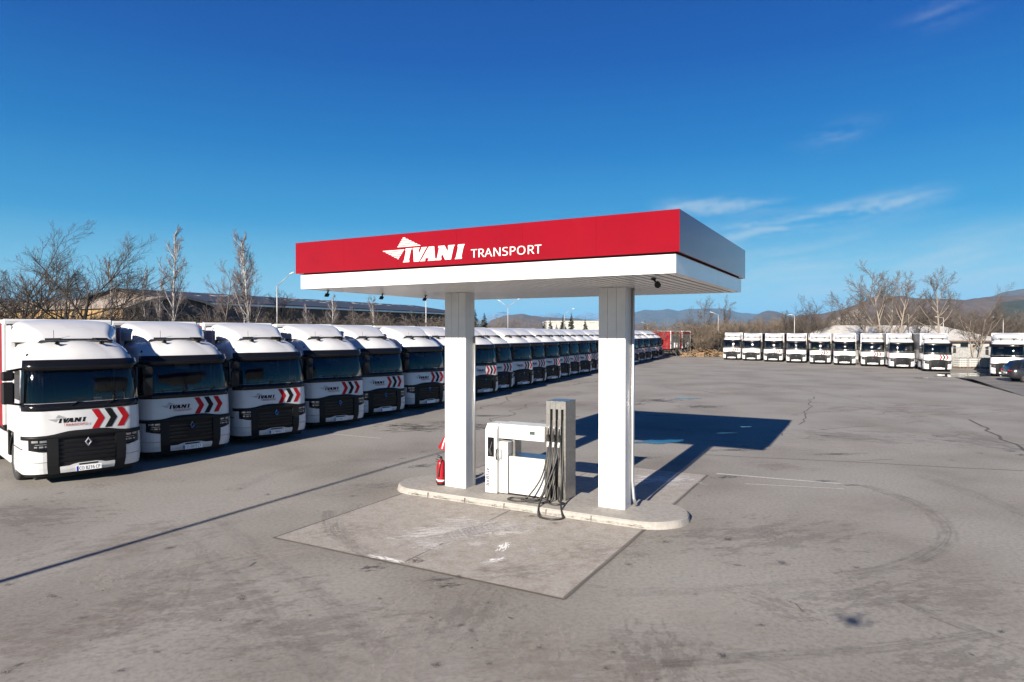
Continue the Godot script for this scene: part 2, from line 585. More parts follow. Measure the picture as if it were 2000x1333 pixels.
func yard() -> void:
	var m := MB.new()
	var e := 15000.0
	m.quad(Vector3(-e, -0.06, e), Vector3(e, -0.06, e), Vector3(e, -0.06, -e), Vector3(-e, -0.06, -e))
	struct("ground", m.mesh(), M.field)
	m = MB.new()
	m.quad(Vector3(-75, 0, 40), Vector3(95, 0, 40), Vector3(70, 0, -106), Vector3(-75, 0, -118))
	var y := struct("paved_yard", m.mesh(), M.yard)
	# darker, newer asphalt by the far right corner
	m = MB.new()
	var a := [gp(1862, 737), gp(1900, 741), gp(1948, 757), gp(2010, 777), gp(2300, 800), gp(2300, 722), gp(1990, 716)]
	for i in range(1, a.size() - 1):
		m.tri(a[0] + Vector3(0, 0.004, 0), a[i] + Vector3(0, 0.004, 0), a[i + 1] + Vector3(0, 0.004, 0))
	part("asphalt_patch", m.mesh(), M.asphalt, y)
	# joints, cracks and worn lines
	for s in [[1400, 926, 1642, 946, 0.10, "painted_line", 0.02], [640, 848, 745, 857, 0.07, "painted_line", 0.02], [1455, 946, 1650, 956, 0.05, "painted_line", 0.02]]:
		part(s[5], strip(wander(gp(s[0], s[1]), gp(s[2], s[3]), 24, s[6], 3), s[4], 0.008), M.line_paint, y)
	for s in [[1376, 889, 2010, 921, 0.035, 0.10], [1893, 820, 2015, 890, 0.10, 0.35], [1560, 830, 1590, 775, 0.05, 0.3], [1240, 829, 1180, 835, 0.05, 0.3], [905, 815, 1010, 771, 0.05, 0.8], [960, 824, 1040, 786, 0.04, 0.7], [1500, 742, 1850, 760, 0.06, 0.5], [1650, 748, 1900, 742, 0.05, 0.4], [1300, 758, 1420, 770, 0.05, 0.8], [1120, 752, 1235, 737, 0.12, 0.4]]:
		part("crack", strip(wander(gp(s[0], s[1]), gp(s[2], s[3]), 40, s[5], int(s[0])), s[4], 0.006), M.crack, y)
	rng.seed = 17
	for i in 26:                                             # short open cracks over the middle of the yard
		var c := gp(rng.randf_range(1240, 1900), rng.randf_range(735, 900))
		var d := Vector3(rng.randf_range(-1, 1), 0, rng.randf_range(-0.5, 0.5)) * rng.randf_range(0.6, 1.9)
		part("crack", strip(wander(c - d, c + d, 14, 0.25, i + 40), rng.randf_range(0.015, 0.04), 0.006), M.crack, y)
	# tyre marks
	var ty1 := tyre_material(3, 0.21)
	var ty2 := tyre_material(4, 0.12)
	var marks := [
		[[Vector2(1690, 950), Vector2(1790, 985), Vector2(1848, 1030), Vector2(1840, 1068), Vector2(1760, 1105), Vector2(1640, 1128)], 0.34, ty1],
		[[Vector2(1800, 930), Vector2(1900, 965), Vector2(2010, 1010)], 0.4, ty2],
		[[Vector2(1290, 1300), Vector2(1500, 1285), Vector2(1720, 1268), Vector2(1930, 1240)], 0.24, ty1],
		[[Vector2(1760, 1175), Vector2(1850, 1215), Vector2(1960, 1255)], 0.22, ty1],
		[[Vector2(640, 1000), Vector2(650, 1040), Vector2(700, 1075), Vector2(725, 1085)], 0.3, ty1],
		[[Vector2(700, 985), Vector2(660, 1020), Vector2(690, 1070), Vector2(760, 1110)], 0.22, ty2],
		[[Vector2(590, 1130), Vector2(640, 1175), Vector2(760, 1198), Vector2(900, 1195)], 0.2, ty2],
		[[Vector2(1200, 1160), Vector2(1400, 1155), Vector2(1640, 1135)], 0.3, ty2],
		[[Vector2(300, 1020), Vector2(420, 1100), Vector2(560, 1240), Vector2(640, 1340)], 0.35, ty2],
		[[Vector2(420, 1010), Vector2(520, 1090), Vector2(640, 1180), Vector2(760, 1290)], 0.3, ty2],
		[[Vector2(450, 960), Vector2(560, 920), Vector2(700, 900), Vector2(800, 905)], 0.4, ty2],
		[[Vector2(1260, 1240), Vector2(1480, 1290), Vector2(1600, 1340)], 0.3, ty2],
		[[Vector2(1320, 800), Vector2(1480, 790), Vector2(1700, 800), Vector2(1900, 850)], 0.5, ty2],
		[[Vector2(1400, 745), Vector2(1550, 760), Vector2(1750, 800), Vector2(2000, 880)], 0.45, ty2],
	]
	for k in marks:
		part("tyre_mark", strip(arc_px(k[0]), k[1] * 1.3, 0.0145), k[2], y)
	# spills and dirt
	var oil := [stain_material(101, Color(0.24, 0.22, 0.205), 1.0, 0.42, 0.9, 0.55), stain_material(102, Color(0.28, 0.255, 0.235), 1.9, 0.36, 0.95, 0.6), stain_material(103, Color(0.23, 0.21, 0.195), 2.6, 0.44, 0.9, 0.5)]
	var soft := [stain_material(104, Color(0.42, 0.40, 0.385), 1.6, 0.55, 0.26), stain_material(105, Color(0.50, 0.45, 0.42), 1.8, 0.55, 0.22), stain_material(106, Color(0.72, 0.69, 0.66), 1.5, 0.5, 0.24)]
	var lime := [stain_material(107, Color(0.82, 0.81, 0.81), 2.6, 0.78, 0.85), stain_material(108, Color(0.93, 0.93, 0.93), 0.7, 0.75, 1.0), stain_material(110, Color(0.80, 0.79, 0.79), 2.4, 0.60, 0.8)]
	var grit := stain_material(109, Color(0.22, 0.22, 0.225), 1.0, 0.25, 0.8)
	var spots := [
		# x, y in the photograph, size across, size along, turn, material, level
		[1290, 783, 4.2, 3.0, 0.2, oil[1], 0.013], [1370, 795, 3.2, 1.6, 0.0, oil[0], 0.013], [1240, 790, 2.2, 1.6, 0.5, oil[1], 0.013], [820, 838, 4.5, 2.6, 0.3, oil[1], 0.013], [790, 832, 3.2, 1.6, 0.0, oil[0], 0.013], [930, 835, 3.0, 2.4, 0.0, oil[0], 0.013], [880, 826, 2.5, 1.6, 0.0, oil[1], 0.013],
		[825, 911, 1.5, 0.7, 0.5, oil[1], 0.013], [950, 813, 3.0, 0.9, 0.1, oil[2], 0.013], [1290, 812, 2.5, 1.0, 0.0, oil[2], 0.013], [1700, 726, 6.0, 2.0, 0.0, oil[1], 0.013], [1850, 735, 5.0, 1.6, 0.2, oil[2], 0.013], [1680, 733, 4.0, 1.2, 0.0, oil[0], 0.013],
		[1420, 933, 1.2, 0.5, 0.3, oil[0], 0.013], [1610, 941, 0.8, 0.35, 0.0, oil[2], 0.013], [1665, 949, 0.9, 0.25, 0.0, oil[0], 0.013], [1440, 880, 3.5, 0.6, 0.1, oil[1], 0.013], [1640, 888, 3.0, 0.5, 0.1, oil[1], 0.013], [1260, 895, 1.6, 0.6, 0.0, oil[1], 0.013],
		[725, 1112, 1.0, 0.55, 0.2, grit, 0.013], [860, 1134, 0.9, 0.22, 0.2, oil[2], 0.013], [875, 1146, 0.75, 0.28, 0.3, oil[0], 0.013], [1165, 1148, 0.55, 0.22, -0.3, soft[0], 0.013], [1245, 1085, 0.8, 0.6, 0.4, soft[0], 0.013], [1300, 1060, 0.4, 0.25, 0.2, oil[1], 0.013],
		[1580, 1212, 0.62, 0.3, 0.05, soft[0], 0.013], [1200, 1300, 4.5, 2.2, 0.1, soft[1], 0.009], [400, 1180, 4.0, 3.0, 0.4, soft[0], 0.009], [250, 1060, 4.5, 3.0, 0.7, soft[1], 0.009], [600, 1240, 3.4, 2.2, 0.2, soft[0], 0.009], [1500, 1050, 5.0, 3.0, 0.3, soft[0], 0.009], [1750, 1020, 5.0, 4.0, 0.3, soft[2], 0.009],
		[1400, 1180, 4.0, 2.0, 0.6, soft[2], 0.009], [1850, 1160, 4.0, 2.4, 0.1, soft[1], 0.009], [1650, 870, 9.0, 5.0, 0.3, soft[2], 0.009], [1800, 800, 12.0, 7.0, 0.2, soft[1], 0.009], [1450, 760, 12.0, 7.0, 0.2, soft[2], 0.009], [520, 980, 5.0, 3.0, 0.2, soft[2], 0.009], [120, 1250, 3.2, 2.2, 0.3, soft[1], 0.009], [900, 1290, 3.0, 1.6, 0.0, soft[2], 0.009], [60, 1010, 4.0, 3.0, 0.0, soft[0], 0.009], [1900, 1300, 2.4, 1.6, 0.3, soft[0], 0.009],
		[1690, 1170, 3.0, 1.6, 0.3, soft[0], 0.009], [740, 950, 2.2, 1.4, 0.3, soft[0], 0.009], [560, 1080, 2.6, 1.4, 0.5, soft[2], 0.009],
	]
	for s in spots:
		part("stain", rect_sheet(gp(s[0], s[1]), s[2], s[3], s[4], s[6]), s[5], y)
	rng.seed = 53
	for i in 110:                                            # drips and small spots
		var px := Vector2(rng.randf_range(-20, 2020), 735.0 + 600.0 * pow(rng.randf(), 1.4))
		var r := rng.randf_range(0.04, 0.22) * (1.0 if px.y > 900 else 2.6)
		part("stain", rect_sheet(gp(px.x, px.y), r * rng.randf_range(0.8, 2.2), r, rng.randf() * 3.0, 0.0155), oil[i % 3], y)
	for i in 24:                                             # larger worn and dirty areas
		var px := Vector2(rng.randf_range(-20, 2020), 760.0 + 560.0 * rng.randf())
		var r := rng.randf_range(0.8, 2.4) * (1.0 if px.y > 900 else 2.2)
		part("stain", rect_sheet(gp(px.x, px.y), r * 1.6, r, rng.randf() * 3.0, 0.0085), soft[i % 3], y)
	rng.seed = 31
	for i in 90:                                            # crumbs of dirt and small pebbles
		var p := gp(rng.randf_range(-20, 2020), rng.randf_range(930, 1330))
		var b := MB.new()
		var r := rng.randf_range(0.006, 0.02)
		b.lathe(Vector3(p.x, 0, p.z), Basis(Vector3.UP, rng.randf() * TAU).scaled(Vector3(1, 0.5, rng.randf_range(0.5, 1.4))), [Vector2(r, 0), Vector2(r * 0.8, r * 0.6), Vector2(0, r)], 5)
		part("pebble", b.mesh(), M.crack if rng.randf() < 0.85 else M.joint, y)
	for s in [[486, 1108, 498, 1100], [25, 1305, 40, 1298], [1553, 1180, 1568, 1197], [1000, 1211, 992, 1207], [845, 1210, 838, 1207]]:
		part("twig", strip(wander(gp(s[0], s[1]), gp(s[2], s[3]), 6, 0.03, int(s[1])), 0.018, 0.012), M.crack, y)
	# puddles
	for s in [[1286, 864, 1.9, 0.7, 0.15, 5], [1455, 835, 0.5, 0.2, 0.1, 6], [1420, 847, 0.8, 0.13, 0.1, 7], [1340, 779, 1.3, 0.7, 0.0, 8], [1800, 739, 1.2, 0.4, 0.0, 9], [1870, 736, 4.0, 1.5, 0.1, 10], [1905, 733, 6.5, 4.2, 0.1, 11]]:
		part("puddle", puddle(gp(s[0], s[1]), s[2], s[3], s[4], int(s[5])), M.water, y)
	concrete_pad(y, lime, oil, soft)

func puddle(c: Vector3, sx: float, sz: float, turn: float, seed_: int) -> ArrayMesh:
	var m := MB.new()
	fn.seed = seed_
	fn.frequency = 0.9
	fn.fractal_octaves = 3
	var pts := []
	for i in 48:
		var t := TAU * i / 48.0
		var r := 1.0 + 0.75 * fn.get_noise_2d(cos(t) * 1.2, sin(t) * 1.2)
		pts.append(Vector3(c.x, 0.016, c.z) + Basis(Vector3.UP, turn) * Vector3(cos(t) * sx * 0.5 * r, 0, -sin(t) * sz * 0.5 * r))
	for i in 48:
		m.tri(Vector3(c.x, 0.016, c.z), pts[i], pts[(i + 1) % 48])
	return m.mesh()

# local frame of the fuel point: x along the front of the canopy, z towards the front
const FUEL_AT := Vector3(2.586, 0, -10.211)
const FUEL_TURN := -0.5004

func fp(x: float, y: float, z: float) -> Vector3:
	return FUEL_AT + Basis(Vector3.UP, FUEL_TURN) * Vector3(x, y, z)

func concrete_pad(y: Node3D, lime: Array, oil: Array, soft: Array) -> void:
	# the slab under the pumps: four cast bays with open joints between them
	var xs := [-7.03, -4.12, -1.22]
	var zs := [1.64, -2.97, -7.61]
	for i in 2:
		for j in 2:
			var b := MB.new()
			var x0: float = xs[i] + 0.008
			var x1: float = xs[i + 1] - 0.008
			var z0: float = zs[j] - 0.008
			var z1: float = zs[j + 1] + 0.008
			b.quad(fp(x0, 0.0115, z0), fp(x1, 0.0115, z0), fp(x1, 0.0115, z1), fp(x0, 0.0115, z1))
			part("concrete_slab", b.mesh(), M.pad, y)
	for s in [[-7.06, 1.66, -1.19, 1.66], [-1.19, 1.66, -1.19, -7.64], [-7.06, 1.66, -7.06, -7.64], [-7.06, -7.64, -1.19, -7.64]]:
		part("joint", strip(wander(fp(s[0], 0, s[1]), fp(s[2], 0, s[3]), 40, 0.02, 12), 0.045, 0.0045), M.joint, y)
	var spots := [[870, 1043, 2.4, 1.1, 0.3, lime[0]], [900, 1050, 1.6, 0.8, 0.5, lime[2]], [960, 1040, 1.8, 0.7, 0.1, lime[0]], [930, 1030, 2.0, 0.9, 0.2, lime[0]], [990, 1032, 1.7, 0.8, 0.3, lime[2]], [900, 1020, 1.5, 0.8, 0.1, lime[2]], [840, 1065, 0.9, 0.95, 0.4, lime[2]], [930, 1065, 0.6, 0.4, 0.2, lime[2]], [985, 1070, 0.26, 0.62, -0.25, lime[1]], [965, 1098, 0.24, 0.55, -0.9, lime[1]], [1040, 1076, 0.4, 0.55, 0.1, lime[2]], [760, 1095, 1.0, 0.16, -0.5, lime[1]], [815, 1097, 0.4, 0.42, 0.2, oil[0]], [850, 1085, 0.6, 0.3, 0.5, soft[0]], [1040, 1010, 0.7, 0.3, 0.2, oil[1]], [1085, 1024, 0.5, 0.2, 0.0, oil[1]], [680, 1040, 2.0, 1.4, 0.4, soft[1]], [1150, 1080, 2.0, 1.6, 0.4, soft[1]], [1010, 1120, 2.0, 1.2, 0.2, soft[0]], [1000, 1005, 1.6, 0.6, 0.4, soft[0]], [1290, 940, 2.2, 1.6, 0.2, lime[0]], [1310, 948, 1.5, 0.6, 0.2, lime[2]], [1200, 1050, 1.0, 0.6, 0.2, soft[2]]]
	for s in spots:
		part("stain", rect_sheet(gp(s[0], s[1]), s[2], s[3], s[4], 0.0175), s[5], y)
	# raised island with a cast kerb
	var isl := MB.new()
	var top := []
	var mid := []
	var low := []
	fn.seed = 90
	fn.frequency = 1.3
	for k in 64:
		var t := TAU * k / 64.0
		var cx := -1.42 if cos(t) > 0 else -6.75
		var e := Vector3(cx + cos(t) * 0.84, 0, -2.97 - sin(t) * 0.84)
		var o := Vector3(cos(t), 0, -sin(t))
		var w := 0.012 * fn.get_noise_2d(cx + cos(t) * 2.0, sin(t) * 2.0)
		top.append(fp(e.x - o.x * 0.03, 0.136, e.z - o.z * 0.03))
		mid.append(fp(e.x + o.x * w, 0.108 + w, e.z + o.z * w))
		low.append(fp(e.x + o.x * (0.03 + w), 0.0, e.z + o.z * (0.03 + w)))
	var cen := fp(-4.08, 0.136, -2.97)
	var face := MB.new()
	for k in 64:
		var n := (k + 1) % 64
		isl.tri(cen, top[k], top[n])
		isl.quad(mid[k], mid[n], top[n], top[k])
		face.quad(low[k], low[n], mid[n], mid[k])
	var io := struct("kerbed_island", isl.mesh(), M.kerb)
	part("kerb_face", face.mesh(), M.kerb, io)
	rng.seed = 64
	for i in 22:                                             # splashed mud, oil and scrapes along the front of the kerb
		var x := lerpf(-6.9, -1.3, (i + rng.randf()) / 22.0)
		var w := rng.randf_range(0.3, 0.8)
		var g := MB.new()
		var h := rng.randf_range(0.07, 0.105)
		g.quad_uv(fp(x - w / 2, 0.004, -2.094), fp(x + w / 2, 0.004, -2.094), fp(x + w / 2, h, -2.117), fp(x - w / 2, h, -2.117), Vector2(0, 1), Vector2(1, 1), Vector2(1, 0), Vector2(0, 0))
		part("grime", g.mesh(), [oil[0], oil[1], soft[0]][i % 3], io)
	for x in [-6.3, -5.3, -4.3, -3.3, -2.3]:              # joints between kerb stones
		var j := MB.new()
		j.box(fp(x, 0.060, -2.113), Vector3(0.008, 0.12, 0.03), Basis(Vector3.UP, FUEL_TURN))
		part("kerb_joint", j.mesh(), M.joint, io)


# ---------------------------------------------------------------- lettering
func text_mesh(s: String, width: float, height: float, depth: float, bold := false) -> ArrayMesh:    # left-bottom corner at the origin
	var f := SystemFont.new()
	f.font_names = PackedStringArray(["Droid Sans"])
	f.font_weight = 700 if bold else 400
	var t := TextMesh.new()
	t.font = f
	t.text = s
	t.font_size = 48
	t.pixel_size = 0.01
	t.depth = 0.02
	var arr: Array = t.get_mesh_arrays()
	var box := t.get_aabb()
	var vs: PackedVector3Array = arr[Mesh.ARRAY_VERTEX]
	var lo := Vector3.INF
	var hi := -Vector3.INF
	for p in vs:
		lo = lo.min(p)
		hi = hi.max(p)
	for i in vs.size():
		var p := vs[i] - lo
		vs[i] = Vector3(p.x / (hi.x - lo.x) * width, p.y / (hi.y - lo.y) * height, (p.z / maxf(hi.z - lo.z, 1e-6) - 1.0) * depth)
	arr[Mesh.ARRAY_VERTEX] = vs
	var out := ArrayMesh.new()
	out.add_surface_from_arrays(Mesh.PRIMITIVE_TRIANGLES, arr)
	return out

func name_polys() -> Array:       # heavy slanted capitals I V A N I, 1.352 wide and 0.265 high
	var h := 0.265
	var raw := [
		[[0, 0], [0.15, 0], [0.152, 0.02], [0.135, 0.05], [0.135, 0.225], [0.152, 0.265], [0.004, 0.265], [0.0, 0.235], [0.018, 0.215], [0.018, 0.04]],
		[[0.262, 0], [0.385, 0], [0.475, 0.215], [0.502, 0.265], [0.372, 0.265], [0.375, 0.235], [0.338, 0.115], [0.322, 0.225], [0.335, 0.265], [0.172, 0.265], [0.172, 0.24], [0.192, 0.225], [0.252, 0.03]],
		[[0.405, 0], [0.525, 0], [0.525, 0.03], [0.515, 0.055], [0.60, 0.055], [0.598, 0.03], [0.585, 0.0], [0.765, 0.0], [0.765, 0.03], [0.742, 0.05], [0.668, 0.265], [0.54, 0.265], [0.44, 0.04]],
		[[0.775, 0], [0.895, 0], [0.895, 0.03], [0.88, 0.05], [0.88, 0.125], [0.985, 0.0], [1.115, 0.0], [1.115, 0.225], [1.135, 0.265], [0.99, 0.265], [0.985, 0.235], [1.0, 0.22], [1.0, 0.15], [0.905, 0.265], [0.765, 0.265], [0.765, 0.238], [0.79, 0.22], [0.79, 0.05]],
		[[1.198, 0], [1.35, 0], [1.352, 0.02], [1.335, 0.05], [1.335, 0.225], [1.352, 0.265], [1.204, 0.265], [1.198, 0.235], [1.216, 0.215], [1.216, 0.04]],
	]
	var out := []
	for r in raw:
		var p := PackedVector2Array()
		for q in r:
			p.append(Vector2(q[0] + 0.26 * q[1], q[1]))
		out.append(p)
	return out

func striped_triangle(a: Vector2, b: Vector2, c: Vector2, n: int, share: float) -> Array:     # level stripes through a triangle
	var out := []
	var lo := minf(a.y, minf(b.y, c.y))
	var hi := maxf(a.y, maxf(b.y, c.y))
	for i in n:
		var y0 := lo + (hi - lo) * i / n
		var y1 := y0 + (hi - lo) / n * share
		var band := PackedVector2Array([Vector2(-9, y0), Vector2(9, y0), Vector2(9, y1), Vector2(-9, y1)])
		for p in Geometry2D.intersect_polygons(PackedVector2Array([a, b, c]), band):
			out.append(p)
	return out

func wing_polys(n: int, share: float) -> Array:      # the two striped wings, same frame as name_polys
	var out := striped_triangle(Vector2(0.014, 0.492), Vector2(-0.136, 0.300), Vector2(0.427, 0.299), n, share)
	out.append_array(striped_triangle(Vector2(-0.53, 0.262), Vector2(0.05, 0.262), Vector2(-0.112, 0.065), n, share))
	return out


# ---------------------------------------------------------------- canopy
func canopy() -> void:
	var t := thing("fuel_canopy", "small flat-roofed fuel station canopy with red fascia on two white columns", "canopy", FUEL_AT, FUEL_TURN)
	var L := 8.229
	var D := 5.962
	var z0 := 4.724
	var z1 := 5.046
	var z2 := 5.703
	var e := 0.075
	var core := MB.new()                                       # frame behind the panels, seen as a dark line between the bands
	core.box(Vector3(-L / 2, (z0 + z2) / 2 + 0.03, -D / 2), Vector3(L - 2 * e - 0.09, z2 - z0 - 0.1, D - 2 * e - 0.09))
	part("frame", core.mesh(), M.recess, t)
	var deck := MB.new()
	deck.box(Vector3(-L / 2, z2 - 0.05, -D / 2), Vector3(L - 0.07, 0.04, D - 0.07))
	part("roof_deck", deck.mesh(), M.alu, t)
	# red band: cassette panels, and a folded underside that shows from below
	for band in [["red_panel", M.panel_red, z1, z2, 0.0], ["white_panel", M.panel_white, z0, z1 - 0.022, e]]:
		var o: float = band[4]
		var ya: float = band[2]
		var yb: float = band[3]
		for side in 4:
			var len_ := (L if side % 2 == 0 else D) - 2 * o
			var n := 6 if side % 2 == 0 else 4
			for i in n:
				var pw := len_ / n
				var pm := MB.new()
				pm.cbox(Vector3(0, 0, -0.015), Vector3(pw - 0.0015, yb - ya, 0.03), 0.001)
				var c := -len_ / 2 + pw * (i + 0.5)
				if side % 2 == 1 and i == 0: c += 0.016
				if side % 2 == 1 and i == n - 1: c -= 0.016
				var pos := Vector3.ZERO
				var turn := 0.0
				var my := (ya + yb) / 2
				if side == 0: pos = Vector3(-L / 2 + c, my, -o)
				elif side == 1:
					pos = Vector3(-o, my, -D / 2 + c)
					turn = PI / 2
				elif side == 2:
					pos = Vector3(-L / 2 + c, my, -D + o)
					turn = PI
				else:
					pos = Vector3(-L + o, my, -D / 2 + c)
					turn = -PI / 2
				# keep the ends of neighbouring sides from sharing a plane
				if side % 2 == 1 and (i == 0 or i == n - 1):
					pm = MB.new()
					pm.cbox(Vector3(0, 0, -0.015), Vector3(pw - 0.0335, yb - ya, 0.03), 0.001)
				part(band[0], pm.mesh(), band[1], t, pos, turn)
		var lip := MB.new()
		if band[0] == "red_panel":
			for s in [[-L / 2, -0.07, L - 0.06, 0.08], [-L / 2, -D + 0.07, L - 0.06, 0.08]]:
				lip.box(Vector3(s[0], ya + 0.012, s[1]), Vector3(s[2], 0.006, s[3]))
			for s in [[-0.07, -D / 2, 0.08, D - 0.24], [-L + 0.07, -D / 2, 0.08, D - 0.24]]:
				lip.box(Vector3(s[0], ya + 0.012, s[1]), Vector3(s[2], 0.006, s[3]))
			part("underside_lip", lip.mesh(), band[1], t)
	# ceiling of narrow glossy strips running front to back
	var n_s := 44
	var w := (L - 2 * e - 0.066) / n_s
	var sm := MB.new()
	sm.cbox(Vector3(0, 0.008, 0), Vector3(w - 0.055, 0.016, D - 2 * e - 0.068), 0.005)
	var strip_mesh := sm.mesh()
	for i in n_s:
		part("ceiling_strip", strip_mesh, M.soffit, t, Vector3(-L + e + 0.033 + w * (i + 0.5), z0 + 0.004, -D / 2))
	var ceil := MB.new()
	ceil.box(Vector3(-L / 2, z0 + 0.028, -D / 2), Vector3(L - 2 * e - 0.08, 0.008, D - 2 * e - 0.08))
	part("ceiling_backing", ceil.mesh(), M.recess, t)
	# columns
	for k in 2:
		var cx := -2.120 if k == 0 else -6.0065
		var col := Node3D.new()
		col.name = "column"
		t.add_child(col, true)
		col.position = Vector3(cx, 0, -3.002)
		var cm := MB.new()
		cm.box(Vector3(0, 2.43, 0), Vector3(0.555, 4.588, 0.378))
		part("post", cm.mesh(), M.alu, col)
		for s: float in [-1.0, 1.0]:
			for i in 3:
				var pm := MB.new()
				var pw := 0.5825 / 3.0
				pm.cbox(Vector3(0, 2.43, 0), Vector3(pw - 0.005, 4.588, 0.014), 0.003)
				part("cladding_panel", pm.mesh(), M.clad, col, Vector3(-0.5825 / 2 + pw * (i + 0.5), 0, s * 0.196))
			for i in 2:
				var pm := MB.new()
				var pw := 0.376 / 2.0
				pm.cbox(Vector3(0, 2.43, 0), Vector3(0.014, 4.588, pw - 0.005), 0.003)
				part("cladding_panel", pm.mesh(), M.clad, col, Vector3(s * 0.2845, 0, -0.188 + pw * (i + 0.5)))
		if k == 0:
			var dp := MB.new()                                   # rain pipe at the back corner, kicked out at its foot
			dp.tube([Vector3(0.335, 4.72, -0.15), Vector3(0.335, 1.7, -0.15), Vector3(0.333, 0.7, -0.15), Vector3(0.37, 0.32, -0.13), Vector3(0.42, 0.18, -0.12)], [0.035], 10)
			part("rain_pipe", dp.mesh(true), M.alu, col)
		else:
			var dp := MB.new()
			dp.tube([Vector3(0.318, 3.7, -0.155), Vector3(0.318, 0.16, -0.155)], [0.022], 8)
			part("conduit", dp.mesh(true), M.alu, col)
	# sign on the front: striped wings, slanted name, plain second word
	var wings := MB.new()
	for p in wing_polys(6, 0.6): wings.poly(p, 0.004)
	part("sign_wings", wings.mesh(), M.sign_white, t, Vector3(-5.347, 5.145, 0.006))
	for p in name_polys():
		var lm := MB.new()
		lm.poly(p, 0.004)
		part("sign_letter", lm.mesh(), M.sign_white, t, Vector3(-5.347, 5.145, 0.006))
	part("sign_word", text_mesh("TRANSPORT", 1.43, 0.150, 0.004), M.sign_white, t, Vector3(-3.797, 5.152, 0.006))

func floodlights() -> void:
	var texts := ["small black floodlight under the canopy, the one next to its signed red front", "small black floodlight under the canopy, middle one of the three", "small black floodlight under the canopy, last before the column"]
	for i in 3:
		var p: Vector3 = [Vector3(-8.02, 4.724, -0.75), Vector3(-7.72, 4.724, -2.25), Vector3(-7.25, 4.724, -3.35)][i]
		var t := thing("floodlight", texts[i], "floodlight", fp(p.x, p.y, p.z), FUEL_TURN, "floodlights under the canopy")
		var b := MB.new()
		b.box(Vector3(0, -0.006, 0), Vector3(0.1, 0.012, 0.06))
		b.bar(Vector3(0, 0, 0), Vector3(-0.03, -0.09, 0), 0.03, 0.03)
		part("bracket", b.mesh(), M.black, t)
		var h := MB.new()
		h.cbox(Vector3(-0.05, -0.13, 0), Vector3(0.06, 0.1, 0.14), 0.01, Basis(Vector3.BACK, -0.6))
		part("housing", h.mesh(), M.black, t)
		var g := MB.new()
		g.box(Vector3(-0.078, -0.148, 0), Vector3(0.006, 0.08, 0.12), Basis(Vector3.BACK, -0.6))
		part("lens", g.mesh(), M.lamp_glass, t)
		t.scale = Vector3.ONE * 0.75
	var c := thing("security_camera", "black bullet security camera hung under the canopy ceiling", "camera", fp(-0.62, 4.724, -0.95), FUEL_TURN)
	var a := MB.new()
	a.lathe(Vector3(-0.07, -0.03, 0), Basis.IDENTITY, [Vector2(0.0, 0), Vector2(0.035, 0), Vector2(0.05, 0.03)], 14)
	a.bar(Vector3(-0.07, -0.02, 0), Vector3(0.0, -0.085, 0.03), 0.025, 0.025)
	part("bracket", a.mesh(), M.black, c)
	var body := MB.new()
	var bb := Basis(Vector3(0.35, -0.25, 0.9).cross(Vector3.UP).normalized(), Vector3(0.35, -0.25, 0.9).normalized(), Vector3(0.35, -0.25, 0.9).cross(Vector3.UP).normalized().cross(Vector3(0.35, -0.25, 0.9).normalized()))
	body.lathe(Vector3(-0.03, -0.08, -0.06), bb, [Vector2(0, 0), Vector2(0.045, 0), Vector2(0.05, 0.02), Vector2(0.05, 0.17)], 16)
	part("housing", body.mesh(true), M.panel_white, c)
	var ln := MB.new()
	ln.lathe(Vector3(-0.03, -0.08, -0.06), bb, [Vector2(0.054, 0.15), Vector2(0.054, 0.176), Vector2(0.03, 0.18), Vector2(0.0, 0.172)], 16)
	part("lens", ln.mesh(true), M.black_gloss, c)


